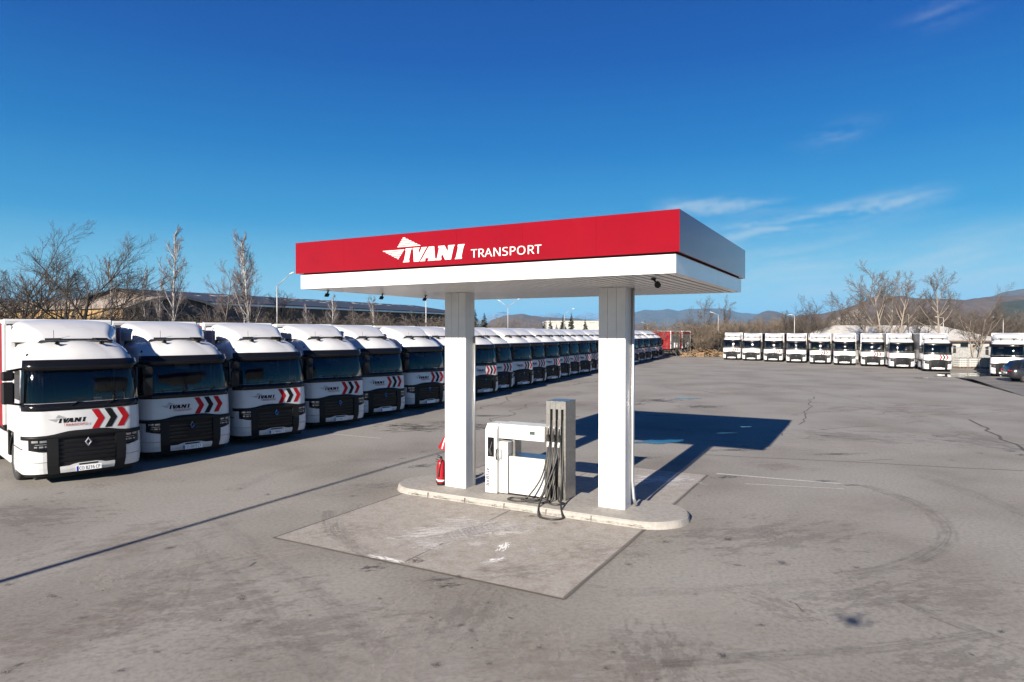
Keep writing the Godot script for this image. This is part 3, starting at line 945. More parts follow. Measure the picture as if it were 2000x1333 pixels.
# ---------------------------------------------------------------- dispenser and what stands by it
func dispenser() -> void:
	var t := thing("fuel_dispenser", "white AdBlue dispenser with a tall steel hose mast on the kerbed island", "fuel dispenser", fp(-4.15, 0.136, -3.0), FUEL_TURN)
	var Z := Vector3(4.15, 0, 3.0)                             # parts are given in the fuel point's frame
	# card cabinet at the left end, chamfered on top
	var c := MB.new()
	var prof := PackedVector2Array([Vector2(0, 0.02), Vector2(0.62, 0.02), Vector2(0.62, 1.44), Vector2(0.52, 1.58), Vector2(0.10, 1.58), Vector2(0.0, 1.46)])
	c.poly(prof, 0.30, Transform3D(Basis(Vector3(0, 0, -1), Vector3.UP, Vector3(1, 0, 0)), Vector3(-4.805, 0, -2.684) + Z))
	part("card_cabinet", c.mesh(), M.cabinet, t)
	var w := MB.new()
	w.box(Vector3(-4.96, 1.06, -2.683) + Z, Vector3(0.165, 0.44, 0.008))
	var win := part("nozzle_window", w.mesh(), M.black_gloss, t)
	var nz := MB.new()
	nz.tube([Vector3(-4.93, 1.18, -2.672) + Z, Vector3(-4.955, 1.08, -2.67) + Z, Vector3(-4.975, 1.03, -2.67) + Z], [0.008], 6)
	part("spout", nz.mesh(), M.chrome, win)
	var nh := MB.new()
	nh.cbox(Vector3(-4.97, 0.95, -2.668) + Z, Vector3(0.06, 0.16, 0.02), 0.006, Basis(Vector3.BACK, 0.35))
	part("grip", nh.mesh(), M.rubber, win)
	var vent := MB.new()
	vent.box(Vector3(-4.955, 1.33, -2.682) + Z, Vector3(0.05, 0.02, 0.006))
	part("badge", vent.mesh(), M.black, t)
	var tx := part("lettering", text_mesh("AdBlue", 0.42, 0.092, 0.003, true), M.text_blue, t, Vector3(-5.0, 0.16, -2.680) + Z)
	tx.rotation = Vector3(0, 0, PI / 2)
	# door next to it
	var d := MB.new()
	d.cbox(Vector3(-4.69, 0.60, -3.04) + Z, Vector3(0.225, 1.16, 0.52), 0.008)
	part("door", d.mesh(), M.cabinet, t)
	for s in [[-4.806, -2.70, M.rubber], [-4.755, -2.775, M.cabinet]]:
		var hm := MB.new()
		hm.tube([Vector3(s[0], 1.02, s[1]) + Z, Vector3(s[0] + 0.01, 1.01, s[1] + 0.06) + Z, Vector3(s[0] + 0.01, 0.90, s[1] + 0.075) + Z, Vector3(s[0] + 0.01, 0.80, s[1] + 0.06) + Z, Vector3(s[0], 0.79, s[1]) + Z], [0.014], 8)
		part("handle", hm.mesh(true), s[2], t)
	# lower body, shelf and the open bay above it
	var b := MB.new()
	b.cbox(Vector3(-4.105, 0.455, -3.04) + Z, Vector3(0.885, 0.83, 0.50), 0.008)
	part("lower_body", b.mesh(), M.cabinet, t)
	var sh := MB.new()
	sh.box(Vector3(-4.105, 0.876, -3.04) + Z, Vector3(0.88, 0.012, 0.49))
	part("shelf", sh.mesh(), M.brushed, t)
	var pl := MB.new()
	pl.box(Vector3(-4.52, 1.06, -3.12) + Z, Vector3(0.06, 0.40, 0.30))
	part("bay_post", pl.mesh(), M.brushed, t)
	var sl := MB.new()
	for i in 30:
		sl.box(Vector3(-4.555, 0.06 + i * 0.027, -2.786) + Z, Vector3(0.035, 0.012, 0.006))
	part("side_vent", sl.mesh(), M.joint, t)
	var base := MB.new()
	base.box(Vector3(-4.25, 0.02, -3.04) + Z, Vector3(1.12, 0.04, 0.46))
	part("plinth", base.mesh(), M.black, t)
	# head beam with the display
	var hb := MB.new()
	hb.cbox(Vector3(-4.235, 1.42, -3.04) + Z, Vector3(1.135, 0.33, 0.50), 0.008)
	part("head_beam", hb.mesh(), M.cabinet, t)
	var fr := MB.new()
	fr.cbox(Vector3(-3.96, 1.42, -2.787) + Z, Vector3(0.54, 0.24, 0.008), 0.002)
	part("display_panel", fr.mesh(), M.cabinet, t)
	var ds := MB.new()
	ds.box(Vector3(-3.96, 1.43, -2.782) + Z, Vector3(0.13, 0.075, 0.006))
	part("display", ds.mesh(), M.screen, t)
	var st := MB.new()
	st.box(Vector3(-4.13, 1.42, -2.782) + Z, Vector3(0.055, 0.17, 0.005))
	part("notice", st.mesh(), M.decal_grey, t)
	# hose mast: steel box with three deep slots
	var mx0 := -3.665
	var mx1 := -3.19
	var front := -2.87
	var hgt := 2.16
	var slots := [-3.535, -3.405, -3.275]
	var m := MB.new()
	var edge := mx0
	for k in 4:
		var x1: float = slots[k] - 0.028 if k < 3 else mx1
		m.cbox(Vector3((edge + x1) / 2, hgt / 2, front - 0.06) + Z, Vector3(x1 - edge, hgt, 0.12), 0.005)
		if k < 3: edge = slots[k] + 0.028
	part("mast_front", m.mesh(), M.brushed, t)
	var mb := MB.new()
	mb.cbox(Vector3((mx0 + mx1) / 2, hgt / 2, front - 0.332) + Z, Vector3(mx1 - mx0, hgt, 0.42), 0.005)
	part("mast_body", mb.mesh(), M.brushed, t)
	var mt := MB.new()
	for sx in slots:
		mt.box(Vector3(sx, hgt - 0.09, front - 0.05) + Z, Vector3(0.0558, 0.18, 0.09))
	part("slot_cap", mt.mesh(), M.brushed, t)
	var bk := MB.new()
	for sx in slots:
		bk.box(Vector3(sx, 0.99, front - 0.118) + Z, Vector3(0.0558, 1.96, 0.006))
	part("slot_lining", bk.mesh(), M.black, t)
	for k in 3:
		var x: float = slots[k] - 0.05
		var hk := MB.new()                                       # silver cradle
		hk.cbox(Vector3(x, 1.58, front + 0.02) + Z, Vector3(0.05, 0.05, 0.045), 0.01)
		hk.cbox(Vector3(x - 0.02, 1.50, front + 0.02) + Z, Vector3(0.012, 0.14, 0.04), 0.004)
		hk.cbox(Vector3(x + 0.02, 1.50, front + 0.02) + Z, Vector3(0.012, 0.14, 0.04), 0.004)
		part("nozzle_cradle", hk.mesh(), M.alu, t)
		var g := MB.new()
		g.cbox(Vector3(x - 0.005, 1.36, front + 0.05) + Z, Vector3(0.05, 0.16, 0.07), 0.015, Basis(Vector3.RIGHT, 0.3))
		g.tube([Vector3(x, 1.42, front + 0.07) + Z, Vector3(x, 1.50, front + 0.06) + Z, Vector3(x, 1.55, front + 0.03) + Z], [0.013], 8)
		g.lathe(Vector3(x - 0.005, 1.32, front + 0.06) + Z, Basis.IDENTITY, [Vector2(0.0, -0.05), Vector2(0.035, -0.04), Vector2(0.038, 0.03), Vector2(0.0, 0.05)], 10)
		part("nozzle", g.mesh(), M.rubber, t)
		var tg := MB.new()
		tg.tube([Vector3(x, 1.27, front + 0.065) + Z, Vector3(x - 0.005, 1.15, front + 0.075) + Z], [0.023], 8)
		part("hose_sleeve", tg.mesh(true), M.panel_white, t)
	var runs := [
		[[-3.585, 1.16, -2.79], [-3.60, 0.85, -2.74], [-3.70, 0.45, -2.65], [-3.92, 0.10, -2.52], [-4.05, 0.035, -2.44], [-3.88, 0.03, -2.36], [-3.60, 0.03, -2.38], [-3.45, 0.03, -2.50], [-3.52, 0.04, -2.66], [-3.56, 0.35, -2.78], [-3.54, 0.9, -2.86], [-3.535, 1.75, -2.93]],
		[[-3.455, 1.16, -2.79], [-3.47, 0.80, -2.72], [-3.54, 0.42, -2.62], [-3.66, 0.08, -2.5], [-4.05, 0.03, -2.30], [-4.32, 0.03, -2.33], [-4.28, 0.03, -2.50], [-3.95, 0.03, -2.56], [-3.60, 0.03, -2.60], [-3.42, 0.04, -2.66], [-3.41, 0.40, -2.80], [-3.405, 1.0, -2.88], [-3.405, 1.75, -2.93]],
		[[-3.325, 1.16, -2.79], [-3.36, 0.85, -2.70], [-3.44, 0.50, -2.56], [-3.50, 0.22, -2.42], [-3.50, 0.06, -2.22], [-3.44, -0.08, -2.03], [-3.30, -0.105, -1.84], [-3.02, -0.105, -1.80], [-2.86, -0.105, -1.95], [-2.92, -0.05, -2.08], [-3.02, 0.05, -2.25], [-3.14, 0.18, -2.50], [-3.22, 0.50, -2.74], [-3.26, 1.0, -2.86], [-3.275, 1.75, -2.93]],
		[[-3.36, 0.9, -2.80], [-3.40, 0.5, -2.66], [-3.48, 0.12, -2.54], [-3.36, 0.03, -2.42], [-3.16, 0.03, -2.44], [-3.12, 0.03, -2.60], [-3.28, 0.04, -2.70], [-3.36, 0.3, -2.84]],
	]
	for r in runs:
		var cv := Curve3D.new()
		for i in r.size():
			var p := Vector3(r[i][0], r[i][1], r[i][2])
			var q := Vector3(r[maxi(i - 1, 0)][0], r[maxi(i - 1, 0)][1], r[maxi(i - 1, 0)][2])
			var s := Vector3(r[mini(i + 1, r.size() - 1)][0], r[mini(i + 1, r.size() - 1)][1], r[mini(i + 1, r.size() - 1)][2])
			cv.add_point(p + Z, (q - s) / 6.0, (s - q) / 6.0)
		cv.bake_interval = 0.05
		var hm := MB.new()
		hm.tube(Array(cv.get_baked_points()), [0.02], 8)
		part("hose", hm.mesh(true), M.hose, t)

func fire_gear() -> void:
	var texts := ["tall red fire extinguisher with black hose standing against the column", "shorter red fire extinguisher standing behind the taller one by the column"]
	for k in 2:
		var p: Vector3 = [Vector3(-6.45, 0.136, -2.86), Vector3(-6.60, 0.136, -3.02)][k]
		var h: float = [0.60, 0.46][k]
		var r: float = [0.095, 0.082][k]
		var t := thing("fire_extinguisher", texts[k], "fire extinguisher", fp(p.x, p.y, p.z), FUEL_TURN)
		var b := MB.new()
		b.lathe(Vector3.ZERO, Basis.IDENTITY, [Vector2(0, 0.035), Vector2(r * 0.9, 0.035), Vector2(r, 0.06), Vector2(r, h - 0.08), Vector2(r * 0.85, h - 0.03), Vector2(r * 0.4, h), Vector2(r * 0.3, h + 0.03), Vector2(0, h + 0.03)], 20)
		part("cylinder", b.mesh(true), M.extinguisher, t)
		var f := MB.new()
		f.lathe(Vector3.ZERO, Basis.IDENTITY, [Vector2(0, 0), Vector2(r * 1.04, 0), Vector2(r * 1.04, 0.05), Vector2(r, 0.055)], 20)
		part("foot_ring", f.mesh(), M.black, t)
		var l := MB.new()
		l.lathe(Vector3.ZERO, Basis.IDENTITY, [Vector2(r + 0.002, h * 0.16), Vector2(r + 0.002, h * 0.22)], 20)
		part("white_band", l.mesh(true), M.plate, t)
		var v := MB.new()
		v.cbox(Vector3(0, h + 0.05, 0), Vector3(0.05, 0.05, 0.05), 0.008)
		v.bar(Vector3(0, h + 0.075, 0), Vector3(-0.10, h + 0.12, 0.03), 0.02, 0.012)
		v.bar(Vector3(0, h + 0.045, 0), Vector3(-0.10, h + 0.065, 0.03), 0.02, 0.012)
		part("valve", v.mesh(), M.black, t)
		var hs := MB.new()
		hs.tube([Vector3(0.02, h + 0.05, 0.02), Vector3(0.06, h + 0.02, r * 0.8), Vector3(0.03, h * 0.7, r + 0.02), Vector3(0.0, h * 0.35, r + 0.02)], [0.012, 0.012, 0.012, 0.02], 8)
		part("hose", hs.mesh(true), M.rubber, t)
	var bt := thing("fire_bucket", "red conical fire bucket hanging on the side of the column", "bucket", fp(-6.315, 1.0, -2.93), FUEL_TURN)
	var b := MB.new()
	b.lathe(Vector3(-0.11, 0.0, 0), Basis(Vector3.BACK, -0.22), [Vector2(0.0, -0.02), Vector2(0.135, 0.0), Vector2(0.13, 0.02), Vector2(0.06, 0.24), Vector2(0.015, 0.36), Vector2(0, 0.37)], 18)
	part("cone", b.mesh(true), M.extinguisher, bt)
	var hk := MB.new()
	hk.bar(Vector3(0.02, 0.40, 0), Vector3(-0.05, 0.40, 0), 0.015, 0.015)
	hk.bar(Vector3(-0.04, 0.40, 0), Vector3(-0.03, 0.34, 0), 0.01, 0.01)
	part("hook", hk.mesh(), M.black, bt)

func drone() -> void:       # the flying camera itself: its soft shadow lies on the yard
	var t := thing("camera_drone", "small grey folding quadcopter hovering above the yard", "drone", Vector3(0, EYE + 0.03, 0.16))
	var b := MB.new()
	b.cbox(Vector3(0, 0.01, 0), Vector3(0.09, 0.06, 0.20), 0.02)
	part("body", b.mesh(), M.pole, t)
	var g := MB.new()
	g.cbox(Vector3(0, -0.03, -0.06), Vector3(0.05, 0.04, 0.04), 0.01)
	part("gimbal", g.mesh(), M.black, t)
	for sx: float in [-1.0, 1.0]:
		for sz: float in [-1.0, 1.0]:
			var a := MB.new()
			var e := Vector3(sx * 0.15, 0.03, 0.02 + sz * 0.11)
			a.bar(Vector3(sx * 0.04, 0.01, 0.02 + sz * 0.06), e, 0.018, 0.018)
			a.lathe(e - Vector3(0, 0.015, 0), Basis.IDENTITY, [Vector2(0, 0), Vector2(0.016, 0), Vector2(0.016, 0.04), Vector2(0, 0.04)], 10)
			part("arm", a.mesh(), M.pole, t)
			var r := MB.new()
			r.box(e + Vector3(0, 0.03, 0), Vector3(0.22, 0.003, 0.02), Basis(Vector3.UP, sx * 0.7 + sz * 0.4))
			part("rotor", r.mesh(), M.black, t)


# ---------------------------------------------------------------- lorries
# skin of the cab: rounded outlines stacked by height; t runs round the outline
# (0 front centre, 1 start of the corner, 2 start of the side, 3 back of the cab)
const CAB := [  # y, half width, front z, corner radius, bow
	[0.20, 1.19, -0.10, 0.42, 0.07], [0.32, 1.24, -0.03, 0.42, 0.07], [0.60, 1.25, 0.0, 0.42, 0.07], [1.10, 1.25, -0.02, 0.42, 0.07], [1.30, 1.25, -0.03, 0.42, 0.07], [1.76, 1.245, -0.06, 0.42, 0.07],
	[1.95, 1.24, -0.10, 0.42, 0.07], [2.08, 1.235, -0.112, 0.42, 0.07], [2.20, 1.23, -0.127, 0.42, 0.07], [2.32, 1.225, -0.147, 0.42, 0.07], [2.44, 1.22, -0.172, 0.42, 0.07], [2.56, 1.21, -0.202, 0.42, 0.07], [2.68, 1.205, -0.238, 0.42, 0.07], [2.80, 1.20, -0.28, 0.42, 0.07], [2.98, 1.18, -0.34, 0.44, 0.08], [3.10, 1.155, -0.41, 0.50, 0.09], [3.22, 1.11, -0.53, 0.56, 0.10], [3.32, 1.045, -0.68, 0.60, 0.11], [3.40, 0.96, -0.86, 0.62, 0.12], [3.45, 0.86, -1.05, 0.62, 0.12], [3.47, 0.76, -1.22, 0.6, 0.12]]
const CAB_BACK := -2.25

func cab_at(y: float) -> Array:
	for i in CAB.size() - 1:
		if y <= CAB[i + 1][0]:
			var k: float = clampf((y - CAB[i][0]) / (CAB[i + 1][0] - CAB[i][0]), 0.0, 1.0)
			var o := []
			for j in range(1, 5):
				o.append(lerpf(CAB[i][j], CAB[i + 1][j], k))
			return o
	return [CAB[-1][1], CAB[-1][2], CAB[-1][3], CAB[-1][4]]

func skin(t: float, y: float, off := 0.0) -> Vector3:
	var q := cab_at(y)
	var w: float = q[0]
	var zf: float = q[1]
	var r: float = q[2]
	var bow: float = q[3]
	var s := signf(t)
	var a := absf(t)
	var xc := w - r
	if a <= 1.0:
		var n := Vector2(2.0 * bow * a / xc, 1).normalized()
		return Vector3(s * (a * xc + n.x * off), y, zf - bow * a * a + n.y * off)
	if a <= 2.0:
		var u := (a - 1.0) * PI / 2
		return Vector3(s * (xc + sin(u) * (r + off)), y, zf - bow - r + cos(u) * (r + off))
	return Vector3(s * (w + off), y, lerpf(zf - bow - r, CAB_BACK, a - 2.0))

func fx(x: float, y: float) -> float:          # outline parameter of a point x metres from the middle
	var q := cab_at(y)
	var xc: float = q[0] - q[2]
	var a := absf(x)
	if a <= xc: return x / xc
	return signf(x) * (1.0 + asin(minf((a - xc) / q[2], 1.0)) / (PI / 2))

# a sheet over the skin between lower and upper limits given at each t; rim > 0 folds its edges back
func patch(m: MB, ts: Array, lo: Callable, hi: Callable, ny: int, off: float, rim := 0.0) -> void:
	var g := []
	for t: float in ts:
		var col := []
		for j in ny + 1:
			col.append(skin(t, lerpf(lo.call(t), hi.call(t), float(j) / ny), off))
		g.append(col)
	for i in ts.size() - 1:
		for j in ny:
			m.quad(g[i][j], g[i + 1][j], g[i + 1][j + 1], g[i][j + 1])
	if rim > 0:
		for i in ts.size() - 1:
			for e in [0, ny]:
				var a: Vector3 = g[i][e]
				var b: Vector3 = g[i + 1][e]
				var ya: float = lo.call(ts[i]) if e == 0 else hi.call(ts[i])
				var yb: float = lo.call(ts[i + 1]) if e == 0 else hi.call(ts[i + 1])
				var c := skin(ts[i], ya, off - rim)
				var d := skin(ts[i + 1], yb, off - rim)
				if e == 0: m.quad(c, d, b, a)
				else: m.quad(a, b, d, c)
		for i in [0, ts.size() - 1]:
			var la: float = lo.call(ts[i])
			var ha: float = hi.call(ts[i])
			var a := skin(ts[i], la, off)
			var b := skin(ts[i], ha, off)
			var c := skin(ts[i], la, off - rim)
			var d := skin(ts[i], ha, off - rim)
			if i == 0: m.quad(c, a, b, d)
			else: m.quad(a, c, d, b)

func span(a: float, b: float, n: int) -> Array:
	var o := []
	for i in n + 1:
		o.append(lerpf(a, b, float(i) / n))
	return o

func band(ts: Array, y0: float, y1: float, ny: int, off := 0.0, rim := 0.0) -> ArrayMesh:
	var m := MB.new()
	patch(m, ts, func(_t): return y0, func(_t): return y1, ny, off, rim)
	return m.mesh(true)

func on_skin(m: MB, pts: PackedVector2Array, off: float) -> void:     # flat print laid on the curved front
	var ccw := pts.duplicate()
	if Geometry2D.is_polygon_clockwise(ccw): ccw.reverse()
	var idx := Geometry2D.triangulate_polygon(ccw)
	for i in range(0, idx.size(), 3):
		var p := []
		for k in 3:
			var q := ccw[idx[i + k]]
			p.append(skin(fx(q.x, q.y), q.y, off))
		if (p[1] - p[0]).cross(p[2] - p[0]).z < 0:
			m.tri(p[0], p[2], p[1])
		else:
			m.tri(p[0], p[1], p[2])

func panel_foot(t: float) -> float:
	return 1.19 + 0.085 * (1.0 - smoothstep(0.35, 1.05, absf(t)))

func wheel_meshes(r: float, w: float) -> Array:       # tyre and rim, axle along x, outer face towards +x
	var b := Basis(Vector3.BACK, -PI / 2)
	var ty := MB.new()
	ty.lathe(Vector3.ZERO, b, [Vector2(r * 0.60, -w / 2), Vector2(r * 0.9, -w / 2), Vector2(r * 0.985, -w * 0.42), Vector2(r, -w * 0.3), Vector2(r, w * 0.3), Vector2(r * 0.985, w * 0.42), Vector2(r * 0.9, w / 2), Vector2(r * 0.62, w / 2), Vector2(r * 0.58, w * 0.38)], 32)
	var ri := MB.new()
	ri.lathe(Vector3.ZERO, b, [Vector2(r * 0.60, w * 0.46), Vector2(r * 0.57, w * 0.30), Vector2(r * 0.50, w * 0.22), Vector2(r * 0.36, w * 0.30), Vector2(r * 0.34, w * 0.32), Vector2(r * 0.26, w * 0.32), Vector2(r * 0.24, w * 0.42), Vector2(r * 0.16, w * 0.46), Vector2(0, w * 0.46)], 24)
	for k in 10:
		var a := TAU * k / 10.0
		ri.lathe(Vector3(w * 0.30, cos(a) * r * 0.31, sin(a) * r * 0.31), b, [Vector2(0.017, 0), Vector2(0.017, 0.035), Vector2(0, 0.04)], 6)
	return [ty.mesh(true), ri.mesh()]

func make_trailer(parent: Node3D, front: float, curtain: Material, deep: bool) -> void:
	# parent is the trailer part itself; everything below is a piece of it
	var W := 2.55
	var len_ := 13.6
	var back := front - len_
	var top := 4.0
	var fl := 1.22
	var m := MB.new()
	m.box(Vector3(0, (fl + 3.74) / 2, front - 0.03), Vector3(W - 0.22, 3.74 - fl, 0.05))
	part("front_wall", m.mesh(), M.trailer_front, parent)
	for s: float in [-1.0, 1.0]:
		m = MB.new()
		m.cbox(Vector3(s * (W / 2 - 0.055), (fl + 3.86) / 2, front - 0.05), Vector3(0.11, 3.86 - fl, 0.1), 0.02)
		part("corner_post", m.mesh(), M.white, parent)
	m = MB.new()
	m.cbox(Vector3(0, 3.91, front - 0.12), Vector3(W, 0.18, 0.24), 0.05)
	part("top_cap", m.mesh(), M.white, parent)
	m = MB.new()
	m.box(Vector3(0, 3.62, front + 0.0), Vector3(W - 0.22, 0.26, 0.012))
	part("front_band", m.mesh(), curtain, parent)
	m = MB.new()
	m.cbox(Vector3(0, 3.955, (front - 0.24 + back) / 2), Vector3(W - 0.03, 0.06, len_ - 0.26), 0.02)
	part("roof", m.mesh(), M.curtain_white, parent)
	for s: float in [-1.0, 1.0]:
		m = MB.new()                                            # curtain with slack folds between the straps
		var n := 34
		for i in n:
			var za := front - 0.1 - (len_ - 0.2) * i / n
			var zb := front - 0.1 - (len_ - 0.2) * (i + 1) / n
			var xa := s * (W / 2 - 0.012 - 0.016 * absf(sin(i * PI / 2)))
			var xb := s * (W / 2 - 0.012 - 0.016 * absf(sin((i + 1) * PI / 2)))
			var p := [Vector3(xa, fl - 0.06, za), Vector3(xb, fl - 0.06, zb), Vector3(xb, 3.93, zb), Vector3(xa, 3.93, za)]
			if s > 0: m.quad(p[0], p[1], p[2], p[3])
			else: m.quad(p[1], p[0], p[3], p[2])
		part("side_curtain", m.mesh(true), curtain, parent)
		m = MB.new()
		m.cbox(Vector3(s * (W / 2 - 0.03), 3.93, (front + back) / 2 - 0.1), Vector3(0.07, 0.09, len_ - 0.3), 0.015)
		part("roof_rail", m.mesh(), M.alu, parent)
		if deep:
			m = MB.new()
			for i in 14:
				m.box(Vector3(s * (W / 2 + 0.004), (fl + 2.6) / 2 - 0.25, front - 0.7 - i * 0.94), Vector3(0.006, 1.05, 0.045))
			part("curtain_straps", m.mesh(), M.alu, parent)
	m = MB.new()
	m.box(Vector3(0, fl - 0.09, (front + back) / 2), Vector3(W - 0.06, 0.12, len_ - 0.02))
	m.box(Vector3(0, 0.98, (front + back) / 2 - 1.2), Vector3(0.9, 0.24, len_ - 3.0))
	part("chassis", m.mesh(), M.black, parent)
	m = MB.new()
	m.box(Vector3(0, 2.6, back + 0.02), Vector3(W - 0.02, 2.76, 0.04))
	part("rear_doors", m.mesh(), M.white, parent)
	var wm: Array = M.wheels_small
	for k in 3:
		for s: float in [-1.0, 1.0]:
			part("tyre", wm[0], M.rubber, parent, Vector3(s * 1.07, 0.5, front - 8.4 - k * 1.31), 0.0 if s > 0 else PI)

			part("rim", wm[1], M.alu, parent, Vector3(s * 1.07, 0.5, front - 8.4 - k * 1.31), 0.0 if s > 0 else PI)
	m = MB.new()
	for s: float in [-1.0, 1.0]:
		m.cbox(Vector3(s * 0.85, 0.62, front - 2.6), Vector3(0.12, 1.1, 0.12), 0.01)
		m.box(Vector3(s * 0.85, 0.04, front - 2.6), Vector3(0.26, 0.06, 0.3))
	part("landing_legs", m.mesh(), M.alu, parent)
	m = MB.new()
	for s: float in [-1.0, 1.0]:
		for yy in [0.55, 0.85]:
			m.box(Vector3(s * 1.2, yy, front - 5.3), Vector3(0.03, 0.12, 3.6))
	part("side_guard", m.mesh(), M.alu, parent)

func make_lorry() -> Node3D:
	var o := Node3D.new()
	o.name = "lorry"
	var full := span(-3, -2, 4) + span(-2, -1, 7).slice(1) + span(-1, 1, 12).slice(1) + span(1, 2, 7).slice(1) + span(2, 3, 4).slice(1)
	var wide := span(-1.9, -1, 6) + span(-1, 1, 12).slice(1) + span(1, 1.9, 6).slice(1)
	# lower shell behind bumper and grille
	part("front_carrier", band(span(-2.25, -1, 7) + span(-1, 1, 10).slice(1) + span(1, 2.25, 7).slice(1), 0.21, 1.27, 5), M.black, o)
	var m := MB.new()
	patch(m, full, panel_foot, func(_t): return 1.955, 5, 0.012)
	part("cab_body", m.mesh(true), M.white, o)
	for s: float in [-1.0, 1.0]:
		# side of the cab from the pillar back
		part("cab_side", band(span(1.9 * s, 2 * s, 2) + span(2 * s, 3 * s, 4).slice(1) if s > 0 else span(-3, -2, 4) + span(-2, -1.9, 2).slice(1), 1.95, 2.99, 4, 0.012), M.white, o)
		var sw := span(2.06, 2.50, 3) if s > 0 else span(-2.50, -2.06, 3)
		part("side_window", band(sw, 2.02, 2.72, 2, 0.018), M.dark_glass, o)
		var dj := span(2.02, 2.56, 4) if s > 0 else span(-2.56, -2.02, 4)
		part("door_sill", band(dj, 1.02, 1.19, 1, 0.002), M.black, o)
		var pl := span(1.72, 1.92, 2) if s > 0 else span(-1.92, -1.72, 2)
		part("pillar", band(pl, 1.93, 2.80, 4, 0.016), M.black_gloss, o)
		# mirror cluster on two arms
		m = MB.new()
		m.cbox(Vector3(s * 1.50, 2.22, -0.52), Vector3(0.25, 0.52, 0.14), 0.04)
		m.cbox(Vector3(s * 1.50, 2.62, -0.52), Vector3(0.25, 0.22, 0.14), 0.04)
		var mi := part("mirror", m.mesh(), M.black, o)
		for a in [[1.20, 2.78, 1.50, 2.73], [1.22, 1.92, 1.48, 1.98]]:
			m = MB.new()
			m.bar(Vector3(s * a[0], a[1], -0.62), Vector3(s * a[2], a[3], -0.54), 0.09, 0.05)
			part("mirror_arm", m.mesh(), M.black, mi)
		m = MB.new()
		m.box(Vector3(s * 1.50, 2.22, -0.594), Vector3(0.19, 0.44, 0.006))
		part("mirror_glass", m.mesh(), M.chrome, mi)
		# side fairing behind the cab
		m = MB.new()
		m.cbox(Vector3(s * 1.18, 2.45, -2.49), Vector3(0.05, 2.75, 0.50), 0.02)
		part("side_fairing", m.mesh(), M.white, o)
		# bumper corner, headlamp, step
		var bt := span(1.0, 2.45, 12) if s > 0 else span(-2.45, -1.0, 12)
		m = MB.new()
		patch(m, bt, func(_t): return 0.29, func(t): return 0.56, 2, 0.03, 0.03)
		patch(m, bt, func(_t): return 0.572, func(t): return 0.80 + 0.07 * smoothstep(1.0, 1.7, absf(t)), 2, 0.03, 0.03)
		part("bumper_corner", m.mesh(), M.white, o)
		m = MB.new()
		var wt := span(1.55, 2.45, 7) if s > 0 else span(-2.45, -1.55, 7)
		patch(m, wt, func(t): return 0.90 - 0.30 * (1.0 - smoothstep(1.55, 1.75, absf(t))), func(_t): return 1.20, 2, 0.026, 0.02)
		part("front_wing", m.mesh(), M.white, o)
		var ht := span(0.94, 1.54, 7) if s > 0 else span(-1.54, -0.94, 7)
		m = MB.new()
		patch(m, ht, func(_t): return 0.855, func(t): return 1.10 + 0.03 * smoothstep(1.0, 1.5, absf(t)), 3, 0.022, 0.02)
		var hl := part("headlamp", m.mesh(), M.black_gloss, o)
		m = MB.new()
		for e in [[1.0, 1.20, 1.035, 1.085], [1.25, 1.44, 1.04, 1.09], [1.0, 1.34, 0.985, 0.998], [1.0, 1.06, 0.915, 0.955], [1.10, 1.22, 0.915, 0.955], [1.27, 1.36, 0.92, 0.955]]:
			var lt := span(e[0], e[1], 3) if s > 0 else span(-e[1], -e[0], 3)
			patch(m, lt, func(_t): return e[2], func(_t): return e[3], 1, 0.028, 0.008)
		part("lamp_reflector", m.mesh(), M.lamp_glass, hl)
		m = MB.new()
		m.box(Vector3(s * 1.16, 0.45, -0.82), Vector3(0.14, 0.05, 0.30))
		m.box(Vector3(s * 1.16, 0.80, -0.80), Vector3(0.14, 0.05, 0.30))
		m.box(Vector3(s * 1.08, 0.72, -0.80), Vector3(0.03, 0.86, 0.34))
		part("steps", m.mesh(), M.alu, o)
		# wheel arch and wheels
		m = MB.new()
		for i in 12:
			var a := PI * (0.02 + 0.96 * i / 12.0)
			var b := PI * (0.02 + 0.96 * (i + 1) / 12.0)
			for rr in [[0.59, 0.66]]:
				var p := [Vector3(s * 1.262, 0.5 + sin(a) * rr[0], -1.42 + cos(a) * rr[0]), Vector3(s * 1.262, 0.5 + sin(b) * rr[0], -1.42 + cos(b) * rr[0]), Vector3(s * 1.262, 0.5 + sin(b) * rr[1], -1.42 + cos(b) * rr[1]), Vector3(s * 1.262, 0.5 + sin(a) * rr[1], -1.42 + cos(a) * rr[1])]
				if s > 0: m.quad(p[0], p[1], p[2], p[3])
				else: m.quad(p[3], p[2], p[1], p[0])
				var q := [Vector3(s * 0.85, p[0].y, p[0].z), Vector3(s * 0.85, p[1].y, p[1].z)]
				m.quad(p[0], p[1], q[1], q[0])
				m.quad(p[3], p[2], Vector3(s * 1.0, p[2].y, p[2].z), Vector3(s * 1.0, p[3].y, p[3].z))
		m.box(Vector3(s * 1.24, 0.86, -2.14), Vector3(0.05, 0.62, 0.16))
		part("wheel_arch", m.mesh(), M.black, o)
		for wz in [[-1.42, 1.08], [-5.15, 1.0]]:
			var wn := Node3D.new()
			wn.name = "wheel"
			o.add_child(wn, true)
			wn.position = Vector3(s * wz[1], 0.5, wz[0])
			if s < 0: wn.rotation.y = PI
			part("tyre", M.wheels_big[0], M.rubber, wn)
			part("rim", M.wheels_big[1], M.alu, wn)
		m = MB.new()
		m.cbox(Vector3(s * 1.16, 0.66, -3.22), Vector3(0.14, 0.74, 1.92), 0.04)
		part("chassis_skirt", m.mesh(), M.white, o)
	# black line under the front panel, with the arched grille below
	m = MB.new()
	patch(m, wide, func(_t): return 1.10, func(t): return panel_foot(t) + 0.004, 2, 0.035, 0.035)
	part("bonnet_trim", m.mesh(true), M.black, o)
